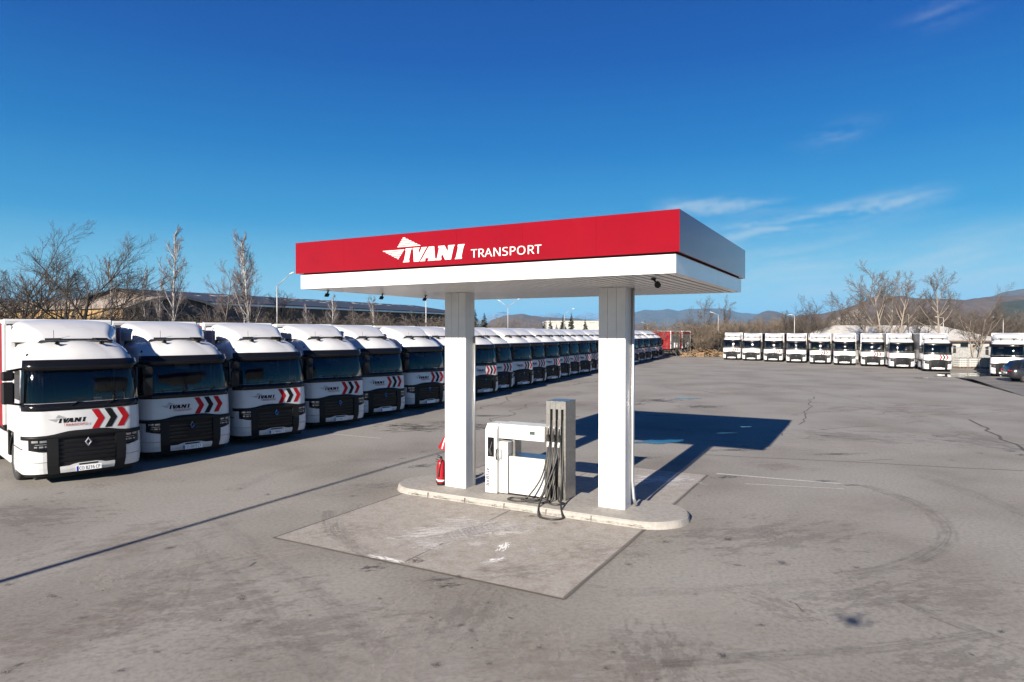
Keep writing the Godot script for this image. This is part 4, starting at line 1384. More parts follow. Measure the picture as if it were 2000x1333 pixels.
	var gt := span(-0.72, 0.72, 8)
	for i in 5:
		var gy := 0.545 + i * 0.105
		m = MB.new()
		patch(m, gt, func(_t): return gy, func(_t): return gy + 0.062, 1, 0.014, 0.014)
		part("grille_slat", m.mesh(), M.black_gloss, o)
	for s: float in [-1.0, 1.0]:
		m = MB.new()
		var ut := span(0.73, 1.0, 3) if s > 0 else span(-1.0, -0.73, 3)
		patch(m, ut, func(_t): return 0.26, func(_t): return 1.12, 4, 0.05, 0.05)
		part("grille_frame", m.mesh(), M.black, o)
	m = MB.new()
	patch(m, span(-0.70, 0.70, 12), func(_t): return 0.28, func(t): return 0.435 + 0.05 * (1.0 - smoothstep(0.25, 0.5, absf(t))), 2, 0.045, 0.045)
	part("bumper_bar", m.mesh(), M.white, o)
	m = MB.new()
	patch(m, span(-0.24, 0.24, 6), func(_t): return 0.432, func(t): return 0.468, 1, 0.049, 0.003)
	part("bumper_intake", m.mesh(), M.black, o)
	m = MB.new()
	m.cbox(Vector3(0, 0.185, -0.50), Vector3(2.1, 0.09, 0.5), 0.03)
	part("front_skirt", m.mesh(), M.black, o)
	m = MB.new()                                                # plain open diamond on the grille
	var dz := Vector3(0, 0.98, 0.035)
	var dia := [Vector3(0, 0.115, 0), Vector3(-0.078, 0, 0), Vector3(0, -0.115, 0), Vector3(0.078, 0, 0)]
	for i in 4:
		var a: Vector3 = dia[i]
		var b: Vector3 = dia[(i + 1) % 4]
		m.quad(dz + a, dz + b, dz + b * 0.76 + Vector3(0, 0, 0.016), dz + a * 0.76 + Vector3(0, 0, 0.016))
		m.quad(dz + a * 0.76 + Vector3(0, 0, 0.016), dz + b * 0.76 + Vector3(0, 0, 0.016), dz + b * 0.5, dz + a * 0.5)
	part("emblem", m.mesh(), M.chrome, o)
	# number plate
	m = MB.new()
	m.cbox(Vector3(0, 0.355, 0.058), Vector3(0.54, 0.125, 0.016), 0.004)
	var np := part("number_plate", m.mesh(), M.plate, o)
	m = MB.new()
	m.box(Vector3(-0.245, 0.355, 0.067), Vector3(0.045, 0.112, 0.003))
	part("plate_strip", m.mesh(), M.plate_blue, np)
	# windscreen, cowl, wipers, visor
	part("windscreen_cowl", band(wide, 1.775, 1.95, 2, 0.022, 0.02), M.black_gloss, o)
	part("windscreen", band(span(-1.74, -1, 6) + span(-1, 1, 10).slice(1) + span(1, 1.74, 6).slice(1), 1.94, 2.80, 14, 0.004), M.glass, o)
	for x in [[-0.75, -0.05], [0.05, 0.75]]:
		m = MB.new()
		m.bar(skin(fx(x[0], 1.99), 1.99, 0.02), skin(fx(x[1], 2.03), 2.03, 0.02), 0.016, 0.016)
		m.bar(skin(fx(x[1], 2.03), 2.03, 0.022), skin(fx(x[1] - 0.3, 1.88), 1.88, 0.04), 0.02, 0.02)
		part("wiper", m.mesh(), M.black, o)
	m = MB.new()
	patch(m, span(-1.66, -1, 5) + span(-1, 1, 10).slice(1) + span(1, 1.66, 5).slice(1), func(_t): return 2.735, func(_t): return 2.985, 2, 0.11, 0.1)
	part("sun_visor", m.mesh(true), M.black_gloss, o)
	# roof
	m = MB.new()
	patch(m, full, func(_t): return 2.79, func(_t): return 3.47, 14, 0.012)
	for i in full.size() / 2:
		var a := skin(full[i], 3.47, 0.012)
		var b := skin(full[i + 1], 3.47, 0.012)
		var c := skin(-full[i + 1], 3.47, 0.012)
		var d := skin(-full[i], 3.47, 0.012)
		m.quad(a, b, c, d)
	part("roof", m.mesh(true), M.white, o)
	m = MB.new()                                                # air deflector sweeping up to the trailer roof
	var secs := []
	for i in 11:
		var k := i / 10.0
		var z := lerpf(-1.0, -2.55, k)
		var yt := 3.455 + 0.50 * (1.0 - pow(1.0 - k, 1.75))
		var yb := 3.40 if k < 0.8 else lerpf(3.40, 3.05, (k - 0.8) / 0.2)
		var w := lerpf(0.82, 1.18, smoothstep(0.0, 0.8, k))
		var rr := lerpf(0.08, 0.34, sqrt(k))
		var sec := [Vector3(-w, minf(yb, yt - 0.01), z)]
		for j in 6:
			var u := PI / 2 * j / 5.0
			sec.append(Vector3(-w + rr - cos(u) * rr, yt - minf(rr, yt - yb) + sin(u) * minf(rr, yt - yb), z))
		for j in range(1, 8):
			sec.append(Vector3(lerpf(-w + rr, w - rr, j / 8.0), yt + 0.035 * sin(PI * j / 8.0), z))
		for j in 6:
			var u := PI / 2 * (1.0 - j / 5.0)
			sec.append(Vector3(w - rr + cos(u) * rr, yt - minf(rr, yt - yb) + sin(u) * minf(rr, yt - yb), z))
		sec.append(Vector3(w, minf(yb, yt - 0.01), z))
		secs.append(sec)
	for i in secs.size() - 1:
		for j in secs[i].size() - 1:
			m.quad(secs[i][j], secs[i][j + 1], secs[i + 1][j + 1], secs[i + 1][j])
	part("air_deflector", m.mesh(true), M.white, o)
	m = MB.new()
	m.box(Vector3(0, 2.6, CAB_BACK), Vector3(2.36, 1.9, 0.04))
	part("cab_back", m.mesh(), M.white, o)
	# light bar, horns, aerial
	m = MB.new()
	m.bar(Vector3(-0.42, 3.475, -0.96), Vector3(0.42, 3.475, -0.96), 0.045, 0.03)
	for s: float in [-1.0, 1.0]:
		m.bar(Vector3(s * 0.36, 3.48, -0.95), Vector3(s * 0.66, 3.475, -1.06), 0.13, 0.055)
	part("light_bar", m.mesh(), M.black, o)
	for s: float in [-1.0, 1.0]:
		m = MB.new()
		m.lathe(Vector3(s * 0.48, 3.375, -0.80), Basis(Vector3.RIGHT, PI / 2 - 0.1), [Vector2(0.02, -0.14), Vector2(0.026, 0.0), Vector2(0.052, 0.1), Vector2(0.03, 0.1), Vector2(0.0, 0.04)], 12)
		part("horn", m.mesh(true), M.black, o)
		m = MB.new()
		m.lathe(skin(s * 1.66, 3.10, 0.01), Basis(Vector3.FORWARD, s * 1.2), [Vector2(0.04, -0.01), Vector2(0.035, 0.012), Vector2(0, 0.014)], 8)
		part("marker_cap", m.mesh(), M.black, o)
	m = MB.new()
	m.tube([Vector3(-0.5, 3.47, -0.98), Vector3(-0.5, 3.70, -1.0)], [0.006], 4)
	part("aerial", m.mesh(), M.black, o)
	# inside of the cab
	m = MB.new()
	m.box(Vector3(0, 1.72, -0.62), Vector3(2.1, 0.40, 0.60))
	m.box(Vector3(0, 1.5, -1.4), Vector3(2.3, 0.05, 1.6))
	part("dashboard", m.mesh(), M.interior, o)
	m = MB.new()
	m.box(Vector3(0, 2.55, -2.19), Vector3(2.2, 2.0, 0.03))
	part("bunk_wall", m.mesh(), M.interior, o)
	for s: float in [-1.0, 1.0]:
		m = MB.new()
		m.cbox(Vector3(s * 0.62, 1.72, -1.25), Vector3(0.52, 0.16, 0.5), 0.05)
		m.cbox(Vector3(s * 0.62, 2.10, -1.50), Vector3(0.48, 0.68, 0.16), 0.05, Basis(Vector3.RIGHT, -0.12))
		m.cbox(Vector3(s * 0.62, 2.55, -1.54), Vector3(0.28, 0.2, 0.12), 0.04)
		part("seat", m.mesh(), M.seat, o)
	m = MB.new()
	m.tube([Vector3(0.84, 1.98, -0.96), Vector3(0.78, 2.10, -1.0), Vector3(0.62, 2.15, -1.02), Vector3(0.46, 2.10, -1.0), Vector3(0.40, 1.98, -0.96), Vector3(0.46, 1.87, -0.92), Vector3(0.62, 1.82, -0.9), Vector3(0.78, 1.87, -0.92), Vector3(0.84, 1.98, -0.96)], [0.018], 6)
	part("steering_wheel", m.mesh(true), M.rubber, o)
	# chassis
	m = MB.new()
	m.box(Vector3(0.38, 0.82, -3.6), Vector3(0.09, 0.28, 4.6))
	m.box(Vector3(-0.38, 0.82, -3.6), Vector3(0.09, 0.28, 4.6))
	m.box(Vector3(0, 0.9, -1.3), Vector3(1.9, 0.5, 1.9))
	m.box(Vector3(0, 0.5, -1.42), Vector3(1.9, 0.14, 0.14))
	m.box(Vector3(0, 0.5, -5.15), Vector3(1.7, 0.2, 0.2))
	m.box(Vector3(0, 1.02, -4.7), Vector3(0.9, 0.1, 0.9))
	part("chassis", m.mesh(), M.black, o)
	return o

func add_livery(o: Node3D) -> void:
	# print on the front panel: three arrow stripes, the name and its wings
	for k in 3:
		var x0: float = [0.085, 0.365, 0.645][k]
		var m := MB.new()
		var y0 := 1.285
		var y1 := 1.755
		var ym := (y0 + y1) / 2
		for half in 2:
			for i in 4:
				var ka := i / 4.0
				var kb := (i + 1) / 4.0
				var xa := x0 + 0.135 * (ka if half == 0 else 1.0 - ka)
				var xb := x0 + 0.135 * (kb if half == 0 else 1.0 - kb)
				var ya := (lerpf(y0, ym, ka) if half == 0 else lerpf(ym, y1, ka))
				var yb := (lerpf(y0, ym, kb) if half == 0 else lerpf(ym, y1, kb))
				for j in 3:
					var da := 0.15 * j / 3.0
					var db := 0.15 * (j + 1) / 3.0
					m.quad(skin(fx(xa + da, ya), ya, 0.0165), skin(fx(xa + db, ya), ya, 0.0165), skin(fx(xb + db, yb), yb, 0.0165), skin(fx(xb + da, yb), yb, 0.0165))
		part("arrow_stripe", m.mesh(true), M.decal_black if k == 1 else M.decal_red, o)
	var sc := 0.40
	var org := Vector2(-0.60, 1.475)
	var w := MB.new()
	for p in wing_polys(5, 0.72):
		var q := PackedVector2Array()
		for v in p: q.append(org + v * sc)
		on_skin(w, q, 0.0165)
	part("logo_wings", w.mesh(), M.decal_grey, o)
	w = MB.new()
	for p in name_polys():
		var q := PackedVector2Array()
		for v in p: q.append(org + v * sc)
		on_skin(w, q, 0.0165)
	part("logo_name", w.mesh(), M.decal_black, o)
	var tx := part("logo_word", text_mesh("TRANSPORT", 0.50, 0.062, 0.002), M.decal_red, o, Vector3(-0.50, 1.395, -0.0285))
	tx.rotation.y = -0.06

func number(o: Node3D, s: String) -> void:
	var np := o.get_node("number_plate")
	part("plate_text", text_mesh(s, 0.44, 0.082, 0.002), M.decal_black, np, Vector3(-0.205, 0.314, 0.0685))

func trailer_on(o: Node3D, curtain: Material, deep: bool) -> void:
	var tr := Node3D.new()
	tr.name = "trailer"
	o.add_child(tr, true)
	make_trailer(tr, -2.80, curtain, deep)

func cab_items(o: Node3D, i: int) -> void:       # what drivers leave behind the windscreen
	var r := RandomNumberGenerator.new()
	r.seed = 900 + i
	if r.randf() < 0.55:
		var m := MB.new()
		m.box(Vector3(r.randf_range(-0.5, 0.5), 2.66, -0.42), Vector3(r.randf_range(0.3, 0.5), 0.14, 0.02), Basis(Vector3.RIGHT, -0.25))
		part("sun_blind", m.mesh(), M.decal_grey, o)
	for k in r.randi_range(1, 3):
		var m := MB.new()
		m.box(Vector3(r.randf_range(-0.85, 0.85), 1.97, -0.44), Vector3(r.randf_range(0.12, 0.3), 0.09, 0.02), Basis(Vector3.RIGHT, -0.5))
		part("paper_card", m.mesh(), M.plate if r.randf() < 0.6 else M.decal_grey, o)
	if r.randf() < 0.5:
		var s := -1.0 if r.randf() < 0.5 else 1.0
		var m := MB.new()
		for j in 7:
			m.box(Vector3(s * (1.02 - j * 0.035), 2.35, -0.62 - 0.03 * (j % 2)), Vector3(0.034, 0.82, 0.02))
		part("side_blind", m.mesh(), M.trailer_front, o)

const LEFT_ROW := [Vector3(-10.80, 1.040, -16.79), Vector3(-9.57, 1.038, -19.78), Vector3(-8.27, 1.037, -22.93), Vector3(-6.91, 1.035, -26.22), Vector3(-5.64, 1.033, -29.32), Vector3(-4.22, 1.032, -32.75), Vector3(-3.02, 1.030, -35.68), Vector3(-1.70, 1.028, -38.88), Vector3(-0.54, 1.027, -41.69), Vector3(0.71, 1.025, -44.74), Vector3(1.81, 1.023, -47.40), Vector3(2.94, 1.022, -50.15), Vector3(4.27, 1.020, -53.37), Vector3(5.35, 1.018, -55.99), Vector3(6.47, 1.017, -58.72), Vector3(7.42, 1.015, -61.03), Vector3(8.80, 1.013, -64.37), Vector3(10.17, 1.012, -67.71), Vector3(11.55, 1.010, -71.05), Vector3(12.93, 1.008, -74.40), Vector3(14.31, 1.007, -77.74), Vector3(16.23, 1.005, -82.41), Vector3(17.69, 1.003, -85.95), Vector3(19.58, 1.002, -90.55), Vector3(21.34, 1.000, -94.83)]
const RIGHT_ROW := [Vector2(29.96, -90.07), Vector2(31.51, -87.03), Vector2(33.23, -84.05), Vector2(34.91, -81.12), Vector2(36.36, -77.90), Vector2(38.05, -75.50), Vector2(39.74, -72.70), Vector2(40.32, -68.14), Vector2(40.63, -62.89), Vector2(41.80, -55.73)]
const ORDER := ["first", "second", "third", "fourth", "fifth", "sixth", "seventh", "eighth", "ninth", "tenth", "eleventh", "twelfth", "thirteenth", "fourteenth", "fifteenth", "sixteenth", "seventeenth", "eighteenth", "nineteenth", "twentieth", "twenty-first", "twenty-second", "twenty-third", "twenty-fourth", "twenty-fifth"]

func lorries() -> void:
	M.wheels_big = wheel_meshes(0.5, 0.32)
	M.wheels_small = wheel_meshes(0.5, 0.38)
	var liveried := make_lorry()
	add_livery(liveried)
	trailer_on(liveried, M.curtain_red, true)
	var plain := make_lorry()
	trailer_on(plain, M.curtain_grey, true)
	var group := "white lorries parked in the long row beside the fuel canopy"
	rng.seed = 5
	for i in LEFT_ROW.size():
		var o: Node3D = liveried.duplicate()
		o.name = numbered("lorry")
		add_child(o)
		var q: Vector3 = LEFT_ROW[i]
		o.position = Vector3(q.x, 0, q.z) + Vector3(0.71, 0, 0.70) * rng.randf_range(-0.22, 0.22) * (0.0 if i == 0 else 1.0)
		o.rotation.y = deg_to_rad(45.5 + rng.randf_range(-1.4, 1.4) * (0.0 if i == 0 else 1.0))
		o.scale = Vector3(q.y, q.y, q.y)
		o.set_meta("category", "lorry")
		o.set_meta("group", group)
		var told := "white lorry with arrow stripes, %s in the long row from its sunlit end" % ORDER[i]
		if i == 0: told = "white lorry with arrow stripes and red trailer, plate CO 8216 CP, sunlit end of row"
		if i == 1: told = "white lorry with arrow stripes, plate CO 0879 CT, beside the end lorry of the row"
		if i == 4: told = "white lorry with arrow stripes and round green stickers on its bumper, fifth in row"
		if i == 24: told = "white lorry with arrow stripes, last of the long row, next to the uncoupled red trailers"
		o.set_meta("label", told)
		cab_items(o, i)
		if i == 0: number(o, "CO 8216 CP")
		if i == 1: number(o, "CO 0879 CT")
		if i == 2: number(o, "CO 9648 CT")
		if i == 3: number(o, "CO 9947 CP")
		if i == 4:
			for s: float in [-1.0, 1.0]:
				var m := MB.new()
				m.lathe(skin(s * 1.28, 0.66, 0.031), Basis(Vector3.UP, s * 0.45) * Basis(Vector3.RIGHT, PI / 2), [Vector2(0.085, 0.0), Vector2(0.085, 0.003), Vector2(0, 0.003)], 20)
				var d := part("round_sticker", m.mesh(), M.plate, o)
				m = MB.new()
				m.lathe(skin(s * 1.28, 0.66, 0.035), Basis(Vector3.UP, s * 0.45) * Basis(Vector3.RIGHT, PI / 2), [Vector2(0.078, 0.0), Vector2(0.062, 0.0015)], 20)
				m.box(skin(s * 1.28, 0.66, 0.036) + Vector3(-0.018, 0, 0), Vector3(0.016, 0.075, 0.004), Basis(Vector3.UP, s * 0.45))
				m.box(skin(s * 1.28, 0.66, 0.036) + Vector3(0.004, -0.03, 0), Vector3(0.036, 0.016, 0.004), Basis(Vector3.UP, s * 0.45))
				part("sticker_print", m.mesh(), M.green, d)
	group = "white lorries parked facing the sun across the yard"
	var striped := [0, 2, 4, 6, 8]
	for i in RIGHT_ROW.size():
		var o: Node3D = (liveried if i in striped else plain).duplicate()
		o.name = numbered("lorry")
		add_child(o)
		var q: Vector2 = RIGHT_ROW[i]
		o.position = Vector3(q.x, 0, q.y)
		o.rotation.y = deg_to_rad([-25.0, -25.5, -26.0, -25.0, -26.5, -27.5, -27.0, -23.0, -24.0, -38.0][i])
		o.scale = Vector3.ONE * [0.93, 0.91, 0.91, 0.91, 0.91, 0.91, 0.91, 0.92, 0.92, 0.93][i]
		o.set_meta("category", "lorry")
		o.set_meta("group", group)
		var told := "white lorry %s, %s in the sunlit row from the wood heap" % ["with arrow stripes" if i in striped else "with plain unmarked front", ORDER[i]]
		if i == 9: told = "white lorry with plain front parked alone behind the dark estate car"
		if i == 8: told = "white lorry with arrow stripes, last of the sunlit row, beside the wet patch"
		o.set_meta("label", told)
		cab_items(o, i + 40)
		if i == 4:
			var m := MB.new()
			m.cbox(Vector3(-0.72, 2.05, -0.5), Vector3(0.34, 0.26, 0.06), 0.02, Basis(Vector3.RIGHT, -0.3))
			part("yellow_vest", m.mesh(), M.vest, o)
		if i in [6, 7, 8]:
			var tr := o.get_node("trailer")
			for c in tr.get_children():
				if c is MeshInstance3D and c.material_override == M.curtain_red:
					c.material_override = M.curtain_grey
	liveried.free()
	plain.free()

func parked_trailers() -> void:
	for i in 2:
		var t := thing("semi_trailer", ["uncoupled red curtain trailer next to the last lorry of the long row", "uncoupled red curtain trailer beside the wooden pallets"][i], "trailer", [gp(1319, 696.5), gp(1341, 695.5)][i] * Vector3(1, 0, 1), deg_to_rad(45.0), "uncoupled red trailers")
		make_trailer(t, 0.0, M.curtain_red, true)
		for s: float in [-1.0, 1.0]:
			var m := MB.new()
			m.cbox(Vector3(s * 0.33 + 0.1, 1.75, 0.06), Vector3(0.34, 0.8, 0.16), 0.06)
			part("tank_box", m.mesh(), M.white, t)


# ---------------------------------------------------------------- bare trees
class Sprout:
	var wood := MB.new()       # trunk and limbs
	var twigs := MB.new()      # fine outer branches
	var rng := RandomNumberGenerator.new()
	var p := {}

	func limb(pos: Vector3, dir: Vector3, length: float, rad: float, level: int) -> void:
		var deep: int = p.depth
		var segs := 7 if level == 0 else (5 if level == 1 else (4 if level == 2 else (3 if level == 3 else 2)))
		var path := [pos]
		var radii := [rad]
		var d := dir
		var q := pos
		for i in segs:
			var bend: float = p.bend * (0.35 if level == 0 else 1.0)
			d = (d + Vector3(rng.randf_range(-1, 1), rng.randf_range(-1, 1), rng.randf_range(-1, 1)) * bend + Vector3.UP * (p.up if level < 3 else p.up_twig)).normalized()
			q = q + d * length / segs
			path.append(q)
			radii.append(maxf(rad * lerpf(1.0, p.taper if level == 0 else 0.35, float(i + 1) / segs), p.thin))
		var sides := 7 if level == 0 else (5 if level == 1 else (4 if level == 2 else 3))
		(wood if level <= 1 else twigs).tube(path, radii, sides, false)
		if level >= deep: return
		var n: int = p.kids[level]
		for k in n:
			var f: float = lerpf(p.first[level], 1.0, (k + rng.randf()) / n)
			var at_ := f * segs
			var i := mini(int(at_), segs - 1)
			var base: Vector3 = (path[i] as Vector3).lerp(path[i + 1], at_ - i)
			var along: Vector3 = ((path[i + 1] as Vector3) - path[i]).normalized()
			var side := along.cross(Vector3(rng.randf_range(-1, 1), rng.randf_range(-0.3, 0.3), rng.randf_range(-1, 1))).normalized()
			var ang: float = p.angle[level] * rng.randf_range(0.7, 1.25)
			var nd := (along * cos(ang) + side * sin(ang)).normalized()
			var shrink: float = lerpf(1.0, p.tip[level], f) * rng.randf_range(0.65, 1.15)
			var nr: float = minf(lerpf(rad, rad * 0.4, f) * 0.62, rad * p.ratio[level])
			limb(base, nd, length * p.len[level] * shrink, maxf(nr, p.thin), level + 1)

func grow_tree(seed_: int, p: Dictionary) -> Array:
	var s := Sprout.new()
	s.rng.seed = seed_
	s.p = p
	for k in int(p.stems):
		var a: float = TAU * k / p.stems + seed_
		var lean: Vector3 = Vector3(cos(a), 0, sin(a)) * float(p.lean)
		s.limb(Vector3(cos(a), 0, sin(a)) * 0.12 * (p.stems - 1), (Vector3.UP + lean).normalized(), p.height * (1.0 if k == 0 else 0.9), p.radius, 0)
	return [s.wood.mesh(true), s.twigs.mesh()]

var tree_meshes := {}
func species() -> void:
	var spread := {"depth": 4, "stems": 2, "lean": 0.25, "height": 7.0, "radius": 0.16, "taper": 0.4, "thin": 0.0055, "bend": 0.15, "up": 0.06, "up_twig": 0.06, "kids": [9, 9, 8, 6], "first": [0.25, 0.2, 0.12, 0.1], "angle": [0.85, 0.7, 0.65, 0.6], "len": [0.85, 0.58, 0.50, 0.52], "tip": [0.75, 0.65, 0.65, 0.65], "ratio": [0.55, 0.45, 0.42, 0.45]}
	var birch := {"depth": 4, "stems": 1, "lean": 0.03, "height": 12.0, "radius": 0.15, "taper": 0.16, "thin": 0.0042, "bend": 0.09, "up": 0.12, "up_twig": 0.0, "kids": [24, 8, 6, 5], "first": [0.30, 0.12, 0.1, 0.1], "angle": [0.62, 0.55, 0.6, 0.6], "len": [0.36, 0.55, 0.5, 0.55], "tip": [0.22, 0.6, 0.7, 0.7], "ratio": [0.26, 0.4, 0.45, 0.5]}
	var tall := {"depth": 4, "stems": 1, "lean": 0.05, "height": 11.5, "radius": 0.17, "taper": 0.2, "thin": 0.0055, "bend": 0.15, "up": 0.07, "up_twig": 0.05, "kids": [14, 9, 7, 6], "first": [0.30, 0.2, 0.1, 0.1], "angle": [0.8, 0.7, 0.65, 0.6], "len": [0.44, 0.55, 0.50, 0.52], "tip": [0.55, 0.65, 0.65, 0.65], "ratio": [0.40, 0.42, 0.42, 0.45]}
	var forked := {"depth": 4, "stems": 3, "lean": 0.28, "height": 8.6, "radius": 0.13, "taper": 0.28, "thin": 0.0055, "bend": 0.14, "up": 0.09, "up_twig": 0.06, "kids": [10, 8, 7, 6], "first": [0.25, 0.2, 0.1, 0.1], "angle": [0.62, 0.65, 0.65, 0.6], "len": [0.50, 0.55, 0.52, 0.52], "tip": [0.6, 0.65, 0.65, 0.65], "ratio": [0.42, 0.42, 0.42, 0.45]}
	var scrub := {"depth": 3, "stems": 9, "lean": 0.5, "height": 3.4, "radius": 0.028, "taper": 0.3, "thin": 0.0075, "bend": 0.20, "up": 0.05, "up_twig": 0.05, "kids": [6, 5, 5], "first": [0.1, 0.1, 0.1], "angle": [0.6, 0.7, 0.7], "len": [0.6, 0.6, 0.55], "tip": [0.7, 0.7, 0.7], "ratio": [0.6, 0.6, 0.6]}
	var wisp := {"depth": 3, "stems": 7, "lean": 0.22, "height": 5.2, "radius": 0.034, "taper": 0.25, "thin": 0.008, "bend": 0.10, "up": 0.08, "up_twig": 0.08, "kids": [9, 5, 4], "first": [0.1, 0.1, 0.1], "angle": [0.4, 0.5, 0.6], "len": [0.48, 0.55, 0.5], "tip": [0.6, 0.7, 0.7], "ratio": [0.5, 0.6, 0.6]}
	tree_meshes.spread = [grow_tree(1, spread), grow_tree(2, spread)]
	tree_meshes.birch = [grow_tree(11, birch), grow_tree(12, birch)]
	tree_meshes.tall = [grow_tree(21, tall), grow_tree(23, tall)]
	tree_meshes.forked = [grow_tree(31, forked)]
	tree_meshes.scrub = [grow_tree(41, scrub), grow_tree(42, scrub), grow_tree(43, scrub)]
	tree_meshes.wisp = [grow_tree(51, wisp), grow_tree(52, wisp)]

# a tree whose foot stands below pixel x at a forward distance and whose top reaches pixel y
func plant(called: String, kind: String, variant: int, px: float, top_y: float, dist: float, own: float, wood: Material, twig: Material, label: String, group: String, turn := 0.0, wide := 1.0) -> Node3D:
	var foot := at(px, 649.0, dist)
	var h := at(px, top_y, dist).y
	var t := thing(called, label, "bush" if kind in ["scrub", "wisp"] else "tree", Vector3(foot.x, -0.06, foot.z), turn, group)
	var k := (h + 0.06) / own
	t.scale = Vector3(k * wide, k, k * wide)
	var pair: Array = tree_meshes[kind][variant]
	part("stems" if kind in ["scrub", "wisp"] else "trunk", pair[0], wood, t)
	part("crown", pair[1], twig, t)
	return t

func reach(kind: String, variant: int) -> float:
	var pair: Array = tree_meshes[kind][variant]
	return maxf(pair[0].get_aabb().end.y, pair[1].get_aabb().end.y)

func woodland() -> void:
	species()
	var g := "bare trees behind the long row of lorries"
	var rows := [
		# name, kind, variant, x, top y, distance, wood, twig, label, turn, width
		["oak_tree", "spread", 0, 142, 437, 46, "bark_dark", "bark_dark", "dark spreading bare tree with two trunks before the yellow wall", 0.4, 1.3],
		["oak_tree", "spread", 1, 22, 428, 50, "bark_dark", "bark_dark", "dark bare tree beside the spreading one, farther from the birches", 1.9, 1.1],
		["oak_tree", "spread", 1, -60, 470, 44, "bark_dark", "bark_dark", "dark bare tree overhanging the yellow walled building's far end", 4.0, 1.0],
		["birch_tree", "birch", 0, 336, 434, 58, "birch", "twig_purple", "tallest white birch with a narrow bare crown", 0.0, 1.0],
		["birch_tree", "birch", 1, 492, 448, 60, "birch", "twig_purple", "white birch with straight bright trunk, the taller of the close pair", 2.0, 0.95],
		["birch_tree", "birch", 0, 478, 462, 61, "birch", "twig_purple", "white birch with lower crown, the shorter of the close pair", 3.6, 0.95],
		["birch_tree", "birch", 1, 220, 500, 56, "birch", "twig_purple", "thin white birch against the yellow wall", 1.0, 0.8],
		["birch_tree", "birch", 0, 280, 520, 57, "birch", "twig_purple", "thin white birch between the yellow wall and the tallest birch", 5.0, 0.7],
		["birch_tree", "birch", 1, 308, 540, 55, "birch", "twig_purple", "shortest white birch at the foot of the tallest birch", 4.2, 0.8],
		["ash_tree", "tall", 0, 432, 500, 59, "bark_grey", "twig_purple", "grey bare tree between the tallest birch and the close pair of birches", 0.7, 0.9],
		["birch_tree", "birch", 0, 648, 572, 62, "birch", "twig_purple", "white birch with twin stems before the brown hall", 0.2, 1.1],
		["birch_tree", "birch", 1, 736, 576, 66, "birch", "twig_purple", "white birch before the brown hall near its far end", 2.4, 1.1],
		["birch_tree", "birch", 0, 600, 590, 60, "birch", "twig_purple", "young white birch beside the street lamp", 1.4, 1.0],
		["birch_tree", "birch", 1, 690, 596, 64, "birch", "twig_purple", "young white birch between the two before the hall", 0.4, 1.2],
		["ash_tree", "tall", 1, 545, 560, 64, "bark_grey", "twig_brown", "brown bare tree between the close pair of birches and the street lamp", 0.4, 1.2],
	]
	for r in rows:
		plant(r[0], r[1], r[2], r[3], r[4], r[5], reach(r[1], r[2]), M[r[6]], M[r[7]], r[8], g, r[9], r[10])
	var g2 := "bare trees beyond the sunlit row of lorries"
	rows = [
		["poplar_tree", "tall", 0, 1684, 502, 84, "bark_grey", "twig_brown", "tallest bare tree beyond the sunlit lorries, dark forked crown", 0.0, 1.05],
		["plane_tree", "forked", 0, 1743, 526, 82, "bark_pale", "bark_grey", "pale-barked bare tree with several stems rising from one foot", 0.5, 1.1],
		["ash_tree", "tall", 1, 1838, 519, 80, "bark_pale", "twig_brown", "wide bare tree with yellowish crown beyond the white roof", 2.6, 1.2],
		["ash_tree", "tall", 0, 1800, 560, 90, "bark_grey", "twig_brown", "smaller bare tree between the pale tree and the wide one", 4.0, 1.2],
		["ash_tree", "spread", 1, 1908, 553, 74, "bark_pale", "twig_brown", "bare tree with a pale forked trunk by the metal fence", 1.0, 0.8],
		["ash_tree", "spread", 0, 1584, 570, 100, "bark_dark", "bark_dark", "round dark bare tree beyond the fifth lorry", 1.4, 0.9],
		["ash_tree", "forked", 0, 1545, 606, 104, "bark_dark", "bark_dark", "low dark bare tree between the round one and the yard lamp", 2.2, 1.0],
		["ash_tree", "tall", 1, 1380, 576, 112, "bark_grey", "twig_brown", "bare tree with mistletoe beyond the wood heap", 3.3, 1.05],
		["ash_tree", "tall", 0, 1414, 573, 116, "bark_grey", "twig_brown", "narrow bare tree beside the yard lamp by the wood heap", 5.1, 0.8],
		["ash_tree", "spread", 1, 1345, 598, 118, "bark_grey", "twig_brown", "low bare tree above the uncoupled trailers", 0.3, 0.9],
		["ash_tree", "tall", 1, 1640, 566, 112, "bark_grey", "twig_brown", "bare tree reaching over the pale quarry beside the tallest one", 0.9, 1.3],
	]
	for r in rows:
		plant(r[0], r[1], r[2], r[3], r[4], r[5], reach(r[1], r[2]), M[r[6]], M[r[7]], r[8], g2, r[9], r[10])
	# scrub in front of the hall and along the far fence
	rng.seed = 77
	for i in 60:
		var x := lerpf(-10, 860, (i + rng.randf()) / 60.0)
		var v := rng.randi() % 3
		plant("scrub_bush", "scrub", v, x, rng.randf_range(606, 632), lerpf(50, 72, clampf(x / 860.0, 0, 1)) + rng.randf_range(-2, 2), reach("scrub", v), M.bark_dark, M.twig_brown, "tangled brown scrub before the long dark hall", "scrub before the hall", rng.randf() * 6.0, rng.randf_range(1.2, 1.9))
